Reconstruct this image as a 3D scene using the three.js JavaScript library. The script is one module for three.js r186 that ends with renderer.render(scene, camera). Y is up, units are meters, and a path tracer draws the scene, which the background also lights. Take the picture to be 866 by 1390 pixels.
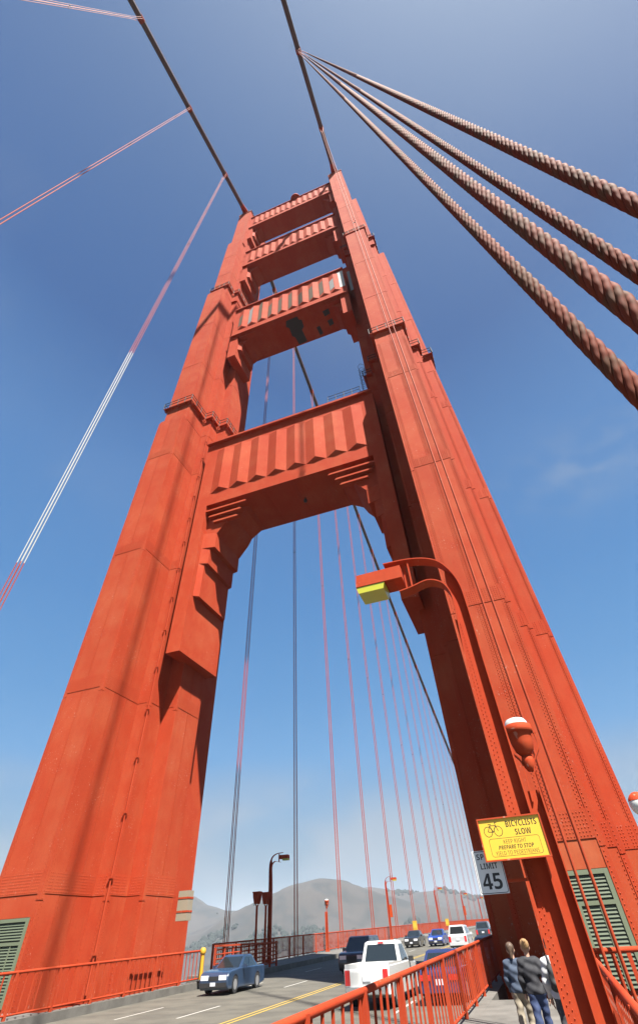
import * as THREE from 'three';

// ------------------------------------------------------------------ camera, sky, sun, exposure
// X runs across the bridge, Y up, and the bridge runs away from the camera along -z. "Z" below is the distance ahead (z = -Z).
const scene = new THREE.Scene();
const camera = new THREE.PerspectiveCamera(2 * Math.atan(695 / 606.69) * 180 / Math.PI, 866 / 1390, 0.1, 60000);
camera.position.set(12.767, 2.04, 0);
camera.up.set(0.2821, 0.69462, 0.66175);
camera.lookAt(12.767 - 0.21758 * 50, 2.04 + 0.71812 * 50, -0.66103 * 50);
camera.setViewOffset(866, 1390, 0, 45, 866, 1390);
scene.add(camera);

const renderer = new THREE.WebGLRenderer();
renderer.toneMapping = THREE.LinearToneMapping;
const EXPOSURE = 3.6;
renderer.toneMappingExposure = EXPOSURE;
renderer.shadowMap.enabled = true;

const SUN = new THREE.Vector3(1, 2.2, 1).normalize();
const sun = new THREE.DirectionalLight(new THREE.Color(1, 0.95, 0.87), 5);
sun.position.copy(SUN).multiplyScalar(400).add(new THREE.Vector3(0, 60, -40));
sun.target.position.set(0, 60, -40);
sun.castShadow = true;
sun.shadow.mapSize.set(4096, 4096);
Object.assign(sun.shadow.camera, { left: -160, right: 160, top: 160, bottom: -160, near: 1, far: 900 });
scene.add(sun, sun.target);

// tileable value noise
function hash(x, y, s) { let h = (x * 374761393 + y * 668265263 + s * 974711) | 0; h = Math.imul(h ^ (h >>> 13), 1274126177); h ^= h >>> 16; return (h >>> 0) / 4294967295; }
const sm = t => t * t * (3 - 2 * t);
const mix = (a, b, t) => a + (b - a) * t;
const clamp = (x, a = 0, b = 1) => Math.min(b, Math.max(a, x));
const step = (a, b, x) => sm(clamp((x - a) / (b - a)));
function vnoise(x, y, px, py, s) {
  const xi = Math.floor(x), yi = Math.floor(y), fx = sm(x - xi), fy = sm(y - yi);
  const w = (i, p) => p ? ((i % p) + p) % p : i;
  const a = hash(w(xi, px), w(yi, py), s), b = hash(w(xi + 1, px), w(yi, py), s), c = hash(w(xi, px), w(yi + 1, py), s), d = hash(w(xi + 1, px), w(yi + 1, py), s);
  return mix(mix(a, b, fx), mix(c, d, fx), fy);
}
function fbm(x, y, px, py, s, oct = 4) { let a = 0, k = 0.5, n = 0; for (let i = 0; i < oct; i++) { a += k * vnoise(x, y, px, py, s + i * 7); n += k; x *= 2; y *= 2; px *= 2; py *= 2; k *= 0.5; } return a / n; }
function rng(seed) { let s = seed >>> 0; return () => { s = (s + 0x6D2B79F5) | 0; let t = Math.imul(s ^ (s >>> 15), 1 | s); t = (t + Math.imul(t ^ (t >>> 7), 61 | t)) ^ t; return ((t ^ (t >>> 14)) >>> 0) / 4294967296; }; }

// clear sky: haze near the horizon, deep blue aloft, an aureole round the sun, thin drifting veils of cloud
{
  const W = 1024, H = 512, data = new Float32Array(W * H * 4);
  const stops = [[-90, .13, .18, .24], [-2, .25, .335, .42], [0, .29, .385, .48], [2, .29, .39, .49], [6, .26, .39, .525], [9, .21, .39, .61], [14, .142, .365, .69], [20, .105, .31, .64], [30, .085, .26, .58], [44, .085, .225, .515], [58, .045, .135, .37], [75, .04, .13, .355], [90, .04, .13, .355]];
  for (let j = 0; j < H; j++) for (let i = 0; i < W; i++) {
    const el = ((j + 0.5) / H - 0.5) * Math.PI, az = ((i + 0.5) / W - 0.5) * 2 * Math.PI;
    const d = [Math.cos(el) * Math.cos(az), Math.sin(el), Math.cos(el) * Math.sin(az)];
    const e = el * 180 / Math.PI; let k = 0; while (k < stops.length - 2 && stops[k + 1][0] < e) k++;
    const t = clamp((e - stops[k][0]) / (stops[k + 1][0] - stops[k][0]));
    const c = [1, 2, 3].map(q => mix(stops[k][q], stops[k + 1][q], t));
    const ang = Math.acos(clamp(d[0] * SUN.x + d[1] * SUN.y + d[2] * SUN.z, -1, 1)) * 180 / Math.PI;
    const g = 2.1 * Math.exp(-ang / 14);
    c[0] += g * 0.98; c[1] += g * 1.0; c[2] += g * 0.86;
    if (e > -3) {                                     // thin cloud on a sheet overhead, and a bank of fog low down
      const q = 1 / (Math.sin(Math.max(el, 0.06)) + 0.12), u = d[0] * q, v = d[2] * q;
      const n = fbm(u * 1.7 + 5.2, v * 2.6 + 11.3, 4096, 4096, 31, 5), n2 = fbm(u * 0.55 + 3, v * 0.55 + 8, 4096, 4096, 77, 3);
      const veil = step(0.52, 0.80, n) * step(0.46, 0.66, n2) * 0.20 * step(4, 18, e) * (1 - step(60, 80, e));
      const bank = step(0.40, 0.72, fbm(az * 5 + 9, e * 0.16, 32, 64, 5, 4)) * (1 - step(7, 15, e)) * 0.6;
      const da = az * 180 / Math.PI + 67, de = e - 38, wisp = 0.17 * Math.exp(-da * da / 90 - de * de / 14) * (0.25 + 1.5 * step(0.35, 0.75, fbm(az * 14 + e * 0.16, e * 0.5, 4096, 4096, 63, 4)));
      const a = clamp(veil + bank + wisp);
      c[0] = mix(c[0], .45, a); c[1] = mix(c[1], .50, a); c[2] = mix(c[2], .57, a);
    }
    const o = (j * W + i) * 4;
    for (let q = 0; q < 3; q++) data[o + q] = c[q] / EXPOSURE;
    data[o + 3] = 1;
  }
  const sky = new THREE.DataTexture(data, W, H, THREE.RGBAFormat, THREE.FloatType);
  sky.mapping = THREE.EquirectangularReflectionMapping; sky.magFilter = THREE.LinearFilter; sky.colorSpace = THREE.LinearSRGBColorSpace; sky.needsUpdate = true;
  scene.background = sky; scene.environment = sky;
}
scene.fog = new THREE.FogExp2(new THREE.Color(0.74, 0.84, 0.95), 0.00009);

// ------------------------------------------------------------------ helpers
class Geo {                                           // collects faces in (X, Y, Z ahead) and builds one mesh; uv in metres
  constructor() { this.p = []; this.n = []; this.u = []; this.i = []; }
  quad(a, b, c, d, uv) {                              // counter-clockwise seen from outside, in three.js axes after flipping Z
    const A = [a, b, c, d].map(v => [v[0], v[1], -v[2]]);
    const e1 = A[1].map((x, k) => x - A[0][k]), e2 = A[2].map((x, k) => x - A[0][k]);
    let n = [e1[1] * e2[2] - e1[2] * e2[1], e1[2] * e2[0] - e1[0] * e2[2], e1[0] * e2[1] - e1[1] * e2[0]];
    const l = Math.hypot(...n) || 1; n = n.map(x => x / l);
    const m = n.map(Math.abs), ax = m[0] > m[1] && m[0] > m[2] ? 0 : m[1] > m[2] ? 1 : 2, k = this.p.length / 3;
    A.forEach((v, q) => { this.p.push(...v); this.n.push(...n); const w = uv ? uv[q] : ax === 0 ? [v[2], v[1]] : ax === 1 ? [v[0], v[2]] : [v[0], v[1]]; this.u.push(w[0], w[1]); });
    this.i.push(k, k + 1, k + 2); if (Math.hypot(A[3][0] - A[2][0], A[3][1] - A[2][1], A[3][2] - A[2][2]) > 1e-9) this.i.push(k, k + 2, k + 3);
    return this;
  }
  tri(a, b, c) { return this.quad(a, b, c, c); }
  box(x0, x1, y0, y1, z0, z1) {                       // z0 nearer, z1 farther ahead
    const f = (a, b, c, d) => this.quad(a, b, c, d);
    f([x0, y0, z0], [x1, y0, z0], [x1, y1, z0], [x0, y1, z0]); f([x1, y0, z1], [x0, y0, z1], [x0, y1, z1], [x1, y1, z1]);
    f([x0, y0, z1], [x0, y0, z0], [x0, y1, z0], [x0, y1, z1]); f([x1, y0, z0], [x1, y0, z1], [x1, y1, z1], [x1, y1, z0]);
    f([x0, y1, z0], [x1, y1, z0], [x1, y1, z1], [x0, y1, z1]); f([x0, y0, z1], [x1, y0, z1], [x1, y0, z0], [x0, y0, z0]);
    return this;
  }
  prism(poly, lo, hi, axis) {                         // poly: pairs; axis 'y': (X,Z) extruded in Y; axis 'z': (X,Y) extruded in Z; axis 'x': (Z,Y) extruded in X
    const P = axis === 'y' ? (q, t) => [q[0], t, q[1]] : axis === 'z' ? (q, t) => [q[0], q[1], t] : (q, t) => [t, q[1], q[0]];
    let area = 0; poly.forEach((a, k) => { const b = poly[(k + 1) % poly.length]; area += a[0] * b[1] - b[0] * a[1]; });
    const ccw = area > 0 ? poly : poly.slice().reverse();
    for (let k = 0; k < ccw.length; k++) {
      const a = ccw[k], b = ccw[(k + 1) % ccw.length];
      if (axis === 'y') this.quad(P(a, lo), P(b, lo), P(b, hi), P(a, hi)); else if (axis === 'z') this.quad(P(b, lo), P(a, lo), P(a, hi), P(b, hi)); else this.quad(P(a, lo), P(b, lo), P(b, hi), P(a, hi));
    }
    const tris = THREE.ShapeUtils.triangulateShape(ccw.map(q => new THREE.Vector2(q[0], q[1])), []);
    for (const [a, b, c] of tris) {
      if (axis === 'y') { this.tri(P(ccw[a], hi), P(ccw[b], hi), P(ccw[c], hi)); this.tri(P(ccw[c], lo), P(ccw[b], lo), P(ccw[a], lo)); }
      else if (axis === 'z') { this.tri(P(ccw[a], lo), P(ccw[b], lo), P(ccw[c], lo)); this.tri(P(ccw[c], hi), P(ccw[b], hi), P(ccw[a], hi)); }
      else { this.tri(P(ccw[a], hi), P(ccw[b], hi), P(ccw[c], hi)); this.tri(P(ccw[c], lo), P(ccw[b], lo), P(ccw[a], lo)); }
    }
    return this;
  }
  tube(pts, r, seg = 8, cap = true) {                 // round bar along points (X,Y,Z); r a number or function of index
    const V = pts.map(q => new THREE.Vector3(q[0], q[1], -q[2])), base = this.p.length / 3;
    let nrm = null, len = 0;
    for (let k = 0; k < V.length; k++) {
      const t = new THREE.Vector3().subVectors(V[Math.min(k + 1, V.length - 1)], V[Math.max(k - 1, 0)]).normalize();
      if (!nrm) nrm = new THREE.Vector3().crossVectors(t, Math.abs(t.y) < 0.9 ? new THREE.Vector3(0, 1, 0) : new THREE.Vector3(1, 0, 0)).normalize();
      nrm.addScaledVector(t, -nrm.dot(t)).normalize();
      const bi = new THREE.Vector3().crossVectors(t, nrm); if (k) len += V[k].distanceTo(V[k - 1]);
      const rr = typeof r === 'function' ? r(k) : r;
      for (let s = 0; s <= seg; s++) { const a = s / seg * Math.PI * 2, x = nrm.clone().multiplyScalar(Math.cos(a)).addScaledVector(bi, Math.sin(a)); this.p.push(V[k].x + x.x * rr, V[k].y + x.y * rr, V[k].z + x.z * rr); this.n.push(x.x, x.y, x.z); this.u.push(s / seg * Math.max(0.02, 2 * Math.PI * rr), len); }
    }
    for (let k = 0; k < V.length - 1; k++) for (let s = 0; s < seg; s++) { const a = base + k * (seg + 1) + s, b = a + seg + 1; this.i.push(a, a + 1, b, b, a + 1, b + 1); }
    if (cap) for (const e of [0, V.length - 1]) {
      const o = this.p.length / 3, ring = base + e * (seg + 1), t = new THREE.Vector3().subVectors(V[e ? e : 1], V[e ? e - 1 : 0]).normalize().multiplyScalar(e ? 1 : -1);
      for (let s = 0; s < seg; s++) { const q = (ring + s) * 3; this.p.push(this.p[q], this.p[q + 1], this.p[q + 2]); this.n.push(t.x, t.y, t.z); this.u.push(0, 0); }
      for (let s = 1; s < seg - 1; s++) e ? this.i.push(o, o + s, o + s + 1) : this.i.push(o, o + s + 1, o + s);
    }
    return this;
  }
  lathe(prof, x, y, z, seg = 24) {                    // profile (radius, height) turned about a vertical axis
    const g = new THREE.LatheGeometry(prof.map(q => new THREE.Vector2(q[0], q[1])), seg); return this.add(g, x, y, z);
  }
  add(g, x = 0, y = 0, z = 0) {
    const k = this.p.length / 3, P = g.attributes.position, N = g.attributes.normal, U = g.attributes.uv;
    for (let q = 0; q < P.count; q++) { this.p.push(P.getX(q) + x, P.getY(q) + y, P.getZ(q) - z); this.n.push(N.getX(q), N.getY(q), N.getZ(q)); this.u.push(U ? U.getX(q) : 0, U ? U.getY(q) : 0); }
    if (g.index) for (let q = 0; q < g.index.count; q++) this.i.push(k + g.index.getX(q)); else for (let q = 0; q < P.count; q++) this.i.push(k + q);
    return this;
  }
  geometry() {
    const g = new THREE.BufferGeometry();
    g.setAttribute('position', new THREE.Float32BufferAttribute(this.p, 3)); g.setAttribute('normal', new THREE.Float32BufferAttribute(this.n, 3)); g.setAttribute('uv', new THREE.Float32BufferAttribute(this.u, 2)); g.setIndex(this.i);
    return g;
  }
  build(name, m, parent, at) {                        // `at` (X,Y,Z): the mesh's own origin, for top-level things that stand there
    const o = new THREE.Mesh(this.geometry(), m); o.name = name; o.castShadow = o.receiveShadow = true;
    if (parent) parent.add(o);
    return o;
  }
}
const names = new Map();
function numbered(n) { const k = names.get(n) || 0; names.set(n, k + 1); return k ? n + '_' + String(k).padStart(3, '0') : n; }
function tag(o, label, category, group, kind) { if (label) o.userData.label = label; if (category) o.userData.category = category; if (group) o.userData.group = group; if (kind) o.userData.kind = kind; return o; }
function thing(name, label, category, at = [0, 0, 0], turn = 0, group) {
  const o = new THREE.Group(); o.name = numbered(name); o.position.set(at[0], at[1], -at[2]); o.rotation.y = turn; scene.add(o); return tag(o, label, category, group);
}
function copyOf(o, label, at, turn) { const c = o.clone(); c.name = numbered(o.name.replace(/_\d{3}$/, '')); c.userData = { ...o.userData }; if (label) c.userData.label = label; if (at) c.position.set(at[0], at[1], -at[2]); if (turn !== undefined) c.rotation.y = turn; scene.add(c); return c; }
function structure(name, g, m) { const o = g.build(numbered(name), m, scene); o.userData.kind = 'structure'; return o; }

// ------------------------------------------------------------------ materials
function texture(w, h, f, srgb = true) {
  const d = new Uint8Array(w * h * 4);
  for (let j = 0; j < h; j++) for (let i = 0; i < w; i++) { const c = f(i / w, j / h), o = (j * w + i) * 4; for (let q = 0; q < 3; q++) d[o + q] = clamp(c[q] ?? c[0]) * 255; d[o + 3] = 255; }
  const t = new THREE.DataTexture(d, w, h, THREE.RGBAFormat); t.wrapS = t.wrapT = THREE.RepeatWrapping; t.magFilter = THREE.LinearFilter; t.minFilter = THREE.LinearMipmapLinearFilter; t.generateMipmaps = true; t.anisotropy = 8;
  if (srgb) t.colorSpace = THREE.SRGBColorSpace; t.needsUpdate = true; return t;
}
const srgb = x => x <= 0.0031308 ? x * 12.92 : 1.055 * Math.pow(x, 1 / 2.4) - 0.055;
// red-lead orange bridge paint: bleached blotches, coats of different age, rain runs, chips showing pale primer
const paintMap = texture(1024, 1024, (u, v) => {
  const big = fbm(u * 5, v * 4, 5, 4, 1, 5), mid = fbm(u * 22, v * 14, 22, 14, 9, 4), run = fbm(u * 90, v * 3, 90, 3, 21, 3), fine = fbm(u * 160, v * 160, 160, 160, 33, 2);
  const fade = clamp(0.25 + 1.3 * (big - 0.45) + 0.7 * (mid - 0.5) + 0.14 * (run - 0.5)), dirt = step(0.60, 0.85, run) * step(0.45, 0.7, mid) * 0.14 + step(0.62, 0.82, mid) * 0.06;
  const chip = step(0.80, 0.86, fbm(u * 210, v * 120, 210, 120, 55, 2)) * step(0.55, 0.66, fbm(u * 9, v * 5, 9, 5, 71, 3));
  let c = [mix(.278, .322, fade), mix(.032, .060, fade), mix(.0105, .0235, fade)];
  const t = 1 + 0.12 * (fine - 0.5); c = c.map(x => x * t * (1 - dirt * 0.5));
  c = [mix(c[0], .36, chip * .6), mix(c[1], .21, chip * .6), mix(c[2], .165, chip * .6)];
  return c.map(srgb);
});
paintMap.repeat.set(1 / 9, 1 / 9);
const plateBump = texture(512, 512, (u, v) => [0.55 * fbm(u * 7, v * 5, 7, 5, 3, 3) + 0.3 * fbm(u * 40, v * 40, 40, 40, 14, 2) + 0.15 * fbm(u * 128, v * 128, 128, 128, 19, 2)], false);
plateBump.repeat.set(1 / 6, 1 / 6);
const lin = (r, g, b) => new THREE.Color().setRGB(r, g, b);
function paint(r, g, b, rough = 0.8) { return new THREE.MeshPhysicalMaterial({ specularIntensity: 0.25, map: paintMap, color: lin(r, g, b), roughness: rough, bumpMap: plateBump, bumpScale: 0.004 }); }
const P = paint(1, 1, 1), PLATES = [paint(1, 1, 1), paint(.96, .95, .96), paint(1.02, 1.06, 1.08), paint(.94, .99, 1.0), paint(.98, 1.1, 1.15)];
const SALMON = [paint(1.0, 1.5, 1.65), paint(1.0, 1.35, 1.5), paint(.97, 1.6, 1.8)];
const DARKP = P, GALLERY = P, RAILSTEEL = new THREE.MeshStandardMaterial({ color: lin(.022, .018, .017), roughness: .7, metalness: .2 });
const plain = (r, g, b, rough = 0.6, metal = 0) => new THREE.MeshStandardMaterial({ color: lin(r, g, b), roughness: rough, metalness: metal });
const M = {
  lamp: paint(1.08, 1.06, 1.0, .8), yellowGlass: new THREE.MeshPhysicalMaterial({ color: lin(.34, .33, .018), roughness: .35, clearcoat: .6, clearcoatRoughness: .2 }),
  white: plain(.490, .490, .474, .35), whiteGlass: new THREE.MeshPhysicalMaterial({ color: lin(.490, .490, .450), roughness: .18, clearcoat: 1, clearcoatRoughness: .08 }),
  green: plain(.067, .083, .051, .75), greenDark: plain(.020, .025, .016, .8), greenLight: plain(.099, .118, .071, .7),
  dark: plain(.016, .016, .017, .6), rubber: plain(.014, .014, .015, .85), steel: plain(.356, .356, .363, .4, .6), beige: plain(.205, .174, .126, .6),
  primerDark: plain(.028, .024, .020, .8), primerBrown: plain(.079, .040, .014, .8), primerGrey: plain(.205, .194, .182, .75), primerWhite: plain(.379, .356, .316, .7),
  signBack: plain(.316, .316, .316, .5, .5), yellow: plain(.411, .237, .016, .5),
};
const HW = 13.715, ZC = 32, rand = rng(7);
const deckY = z => { const u = z - 31; return 0.558 + 0.018 * u * (1 - Math.max(u, 0) / 1280); };
const roadY = z => deckY(z) - 0.4, walkY = z => deckY(z) - 0.1;
// ------------------------------------------------------------------ the bridge tower
const tower = thing('bridge_tower', 'tall orange steel suspension bridge tower with two stepped legs and four fluted cross struts', 'bridge tower');
// plan of a leg, level by level: front faces F0 (middle), F1, F2 (wings) stepping back from the camera side; mirrored behind ZC
const LEVELS = [
  { y0: -72, y1: 47, f: [[1.6, 24.8], [2.67, 28.7], [3.85, 30.4]] },
  { y0: 47, y1: 88, f: [[1.6, 25.4], [2.67, 28.7], [3.85, 30.4]] },
  { y0: 88, y1: 121, f: [[1.6, 26.4], [2.75, 28.4]] },
  { y0: 121, y1: 149.6, f: [[1.78, 27.4]] },
];
function planOf(f) {                                  // closed outline about (0, ZC): from the front left corner round
  const h = []; f.forEach(([w, z], k) => { h.push([w, z]); if (k < f.length - 1) h.push([w, f[k + 1][1]]); });
  const right = h, back = h.slice().reverse().map(([x, z]) => [x, 2 * ZC - z]);
  const rightSide = [...right, ...back], leftSide = rightSide.slice().reverse().map(([x, z]) => [-x, z]);
  return [...rightSide, ...leftSide];
}
const SPLICES = [0.3, 4.4, 15, 27, 40, 47, 60.5, 73.5, 88, 99, 110, 121, 131, 140.5, 149.6];
const rivetGeo = new THREE.CylinderGeometry(0.015, 0.026, 0.02, 6, 1); rivetGeo.rotateX(Math.PI / 2); rivetGeo.translate(0, 0, 0.01);
for (const side of [-1, 1]) {
  const cx = side * HW, core = new Geo();
  for (const L of LEVELS) core.prism(planOf(L.f).map(([x, z]) => [x + cx, z]), L.y0, L.y1, 'y');
  const leg = core.build('leg', P, tower);
  const rivets = [];                                  // position + outward direction
  const put = (x, y, z, nx, nz) => rivets.push([x + cx, y, z, nx, nz]);
  for (let s = 0; s < SPLICES.length - 1; s++) {
    const ya = SPLICES[s], yb = SPLICES[s + 1], L = LEVELS.find(q => ya >= q.y0 - 0.01 && yb <= q.y1 + 0.01), f = L.f, near = yb <= 47.1;
    const edges = [];                                 // front half only: [x0,z0,x1,z1,nx,nz]
    f.forEach(([w, z], k) => {
      const inner = k ? f[k - 1][0] : 0;
      if (!k) edges.push([-w, z, w, z, 0, -1, true, true]); else { edges.push([-w, z, -inner, z, 0, -1, true, false], [inner, z, w, z, 0, -1, false, true]); }
      const zn = k < f.length - 1 ? f[k + 1][1] : 2 * ZC - z;
      edges.push([-w, z, -w, zn, -1, 0, true, k === f.length - 1], [w, z, w, zn, 1, 0, true, k === f.length - 1]);
    });
    for (const [x0, z0, x1, z1, nx, nz, ca, cb] of edges) {
      const len = Math.hypot(x1 - x0, z1 - z0), n = Math.max(1, Math.round(len / 1.3)), dx = (x1 - x0) / len, dz = (z1 - z0) / len;
      const slab = (a, b, y0, y1, t) => { const xs = [x0 + dx * a, x0 + dx * b, x0 + dx * a + nx * t, x0 + dx * b + nx * t], zs = [z0 + dz * a, z0 + dz * b, z0 + dz * a + nz * t, z0 + dz * b + nz * t]; return [Math.min(...xs) + cx, Math.max(...xs) + cx, y0, y1, Math.min(...zs), Math.max(...zs)]; };
      const sp = side > 0 ? 0.15 : 0.2, row = (a, y0, y1, st, t) => { for (let y = y0 + st * sp; y < y1; y += sp) put(x0 + dx * a + nx * t, y, z0 + dz * a + nz * t, nx, nz); };
      for (let k = 0; k < n; k++) {
        const a = len * k / n + (k || !ca ? 0.02 : 0.2), b = len * (k + 1) / n - (k < n - 1 || !cb ? 0.02 : 0.2); if (b - a < 0.15) continue;
        const door = nz && yb < 5 && Math.abs(x0 + x1) < 0.01 && len > 3;          // the base bay of the middle face holds the louvred door
        if (!door) new Geo().box(...slab(a, b, ya + 0.02, yb - 0.02, 0.03 + 0.008 * rand())).build('face_plate', yb < 4.5 ? (side > 0 ? SALMON[Math.floor(rand() * 3)] : rand() < 0.2 ? SALMON[1] : PLATES[rand() < .5 ? 1 : 3]) : PLATES[Math.floor(rand() * PLATES.length)], leg);
        if (near && !door) { for (const q of [a + 0.06, b - 0.06]) { row(q, ya + 0.1, yb - 0.1, 0.5, 0.034); if (side > 0 && nz && len > 3) row(q + (q < (a + b) / 2 ? 0.09 : -0.09), ya + 0.1, yb - 0.1, 1, 0.034); } }
      }
      if (s > 0 && yb < 149) {                        // riveted splice above each joint
        const h = ya < 50 ? 0.95 : 0.7, t = 0.055;
        new Geo().box(...slab(ca ? 0.17 : 0.0, len - (cb ? 0.17 : 0.0), ya + 0.0, ya + h, t)).build('splice_plate', PLATES[Math.floor(rand() * 4)], leg);
        if (near) for (let r = 0; r < 7; r++) for (let a = 0.25; a < len - 0.2; a += 0.125) { if (Math.abs((a % (len / n)) - len / n / 2) < 0.07) continue; put(x0 + dx * a + nx * t, ya + 0.09 + r * 0.125, z0 + dz * a + nz * t, nx, nz); }
      }
      for (const [on, at, sg] of [[ca, 0, 1], [cb, len, -1]]) if (on && near) { row(at + sg * 0.1, ya + 0.05, yb - 0.1, 0.3, 0.06); }
    }
    f.forEach(([w, z], k) => { for (const q of [-1, 1]) {                           // angle bars over the outer corners
      const t = 0.06, x = q * w; const g = new Geo();
      g.box(...[x - (q > 0 ? 0.19 : t) + cx, x + (q > 0 ? t : 0.19) + cx], ya - (s ? 0.25 : 0), yb - 0.3, z - t, z);
      g.box(...(q > 0 ? [x, x + t] : [x - t, x]).map(v => v + cx), ya - (s ? 0.25 : 0), yb - 0.3, z, z + 0.19);
      g.build('corner_angle', PLATES[Math.floor(rand() * 3)], leg);
    } });
  }
  const inst = new THREE.InstancedMesh(rivetGeo, P, rivets.length), mt = new THREE.Matrix4();
  rivets.forEach(([x, y, z, nx, nz], k) => { mt.makeRotationY(nx ? (nx > 0 ? Math.PI / 2 : -Math.PI / 2) : 0); mt.setPosition(x, y, -z); inst.setMatrixAt(k, mt); });
  inst.name = 'rivets'; inst.userData.kind = 'stuff'; inst.castShadow = inst.receiveShadow = true; leg.add(inst);

  // louvred double door in the base of the middle face
  const door = new Geo().box(cx - 1.38, cx - 1.22, 0.45, 3.5, 24.70, 24.8).box(cx + 1.22, cx + 1.38, 0.45, 3.5, 24.70, 24.8).box(cx - 1.22, cx + 1.22, 3.36, 3.5, 24.702, 24.8).box(cx - 1.22, cx + 1.22, 2.52, 2.64, 24.702, 24.8).box(cx - 0.05, cx + 0.05, 0.45, 2.52, 24.702, 24.8).box(cx - 0.72, cx - 0.66, 0.45, 2.52, 24.72, 24.8).box(cx + 0.66, cx + 0.72, 0.45, 2.52, 24.72, 24.8).build('louvred_door', M.greenLight, tower);
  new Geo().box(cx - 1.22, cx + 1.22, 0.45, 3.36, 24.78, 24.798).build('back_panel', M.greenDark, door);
  for (let y = 0.5; y < 3.3; y += 0.105) if (y < 2.44 || y > 2.66) new Geo().quad([cx - 1.21, y, 24.73], [cx + 1.21, y, 24.73], [cx + 1.21, y + 0.085, 24.772], [cx - 1.21, y + 0.085, 24.772]).quad([cx - 1.21, y + 0.085, 24.775], [cx + 1.21, y + 0.085, 24.775], [cx + 1.21, y, 24.738], [cx - 1.21, y, 24.738]).build('louvre_slat', M.green, door);
  new Geo().box(cx - 1.6, cx - 1.40, 0.3, 4.38, 24.772, 24.8).box(cx + 1.40, cx + 1.6, 0.3, 4.38, 24.772, 24.8).box(cx - 1.40, cx + 1.40, 3.52, 4.38, 24.774, 24.8).build('door_surround', side > 0 ? SALMON[0] : PLATES[1], leg);
  for (let x = -1.5; x <= 1.5; x += 0.12) { /* rivet line over the door is part of the rivets above */ }
}
// galleries: a walkway with rails that follows the stepped outline
function gallery(cx, f, y, zBack) {
  const out = [], o = 0.45; f.forEach(([w, z], k) => { out.push([w + o, z - o]); if (k < f.length - 1) out.push([w + o, f[k + 1][1] - o]); }); out.push([f[f.length - 1][0] + o, zBack]);
  const line = [...out.slice().reverse().map(([x, z]) => [-x, z]), ...out], inn = line.map(([x, z], k) => { const q = Math.sign(x); return [x, z]; });
  const floor = new Geo();
  for (let k = 0; k < line.length - 1; k++) { const [a, b] = [line[k], line[k + 1]]; const horiz = Math.abs(a[1] - b[1]) < 1e-6; const x0 = Math.min(a[0], b[0]), x1 = Math.max(a[0], b[0]), z0 = Math.min(a[1], b[1]), z1 = Math.max(a[1], b[1]);
    if (horiz) floor.box(cx + x0 - (k ? 0 : 0), cx + x1, y - 0.05, y, z0, z0 + 0.4); else { const s = Math.sign(a[0]); floor.box(cx + (s > 0 ? a[0] - 0.4 : a[0]), cx + (s > 0 ? a[0] : a[0] + 0.4), y - 0.052, y - 0.002, z0 + 0.402, z1); } }
  const g = floor.build('gallery', GALLERY, tower);
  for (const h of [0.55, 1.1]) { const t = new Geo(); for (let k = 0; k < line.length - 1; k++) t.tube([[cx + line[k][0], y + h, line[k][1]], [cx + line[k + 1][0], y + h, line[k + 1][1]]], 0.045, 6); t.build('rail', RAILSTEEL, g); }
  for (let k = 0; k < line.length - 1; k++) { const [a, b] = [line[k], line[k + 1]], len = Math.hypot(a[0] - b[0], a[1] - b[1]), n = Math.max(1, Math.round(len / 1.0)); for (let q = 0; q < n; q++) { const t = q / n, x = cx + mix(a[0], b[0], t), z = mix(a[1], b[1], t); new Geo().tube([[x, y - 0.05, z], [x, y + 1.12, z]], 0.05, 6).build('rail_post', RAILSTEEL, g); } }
  for (let k = 0; k < line.length - 1; k++) { const [a, b] = [line[k], line[k + 1]]; if (Math.abs(a[1] - b[1]) > 1e-6) continue; const n = Math.max(1, Math.round(Math.abs(a[0] - b[0]) / 1.1)); for (let q = 0; q <= n; q++) { const x = cx + mix(a[0] + 0.1, b[0] - 0.1, q / n), z = a[1]; new Geo().prism([[z + 0.03, y - 0.06], [z + 0.44, y - 0.06], [z + 0.44, y - 0.4]], x - 0.04, x + 0.04, 'x').build('bracket', GALLERY, g); } }
  return g;
}
for (const s of [-1, 1]) {
  gallery(s * HW, LEVELS[1].f, 50.2, 32.5); gallery(s * HW, LEVELS[2].f, 91.0, 33);
  // head of the leg: saddle housing and its railing
  const cx = s * HW, head = new Geo().box(cx - 1.95, cx + 1.95, 149.6, 149.9, 27.2, 36.8).prism([[28.2, 149.9], [35.8, 149.9], [34.6, 152.2], [29.6, 152.6]], cx - 0.95, cx + 0.95, 'x').build('saddle_housing', P, tower);
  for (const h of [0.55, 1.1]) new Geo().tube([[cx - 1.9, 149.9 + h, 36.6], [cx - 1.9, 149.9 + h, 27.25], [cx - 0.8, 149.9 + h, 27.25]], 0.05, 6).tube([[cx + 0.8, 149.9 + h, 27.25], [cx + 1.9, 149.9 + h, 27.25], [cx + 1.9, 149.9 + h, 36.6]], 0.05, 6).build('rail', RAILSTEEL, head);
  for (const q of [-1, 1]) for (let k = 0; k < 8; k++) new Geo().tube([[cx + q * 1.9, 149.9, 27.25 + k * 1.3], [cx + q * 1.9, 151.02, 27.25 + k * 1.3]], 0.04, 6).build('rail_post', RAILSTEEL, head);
  for (const q of [-1.4, -0.8, 0.8, 1.4]) new Geo().tube([[cx + q, 149.9, 27.25], [cx + q, 151.02, 27.25]], 0.04, 6).build('rail_post', RAILSTEEL, head);
}
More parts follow.
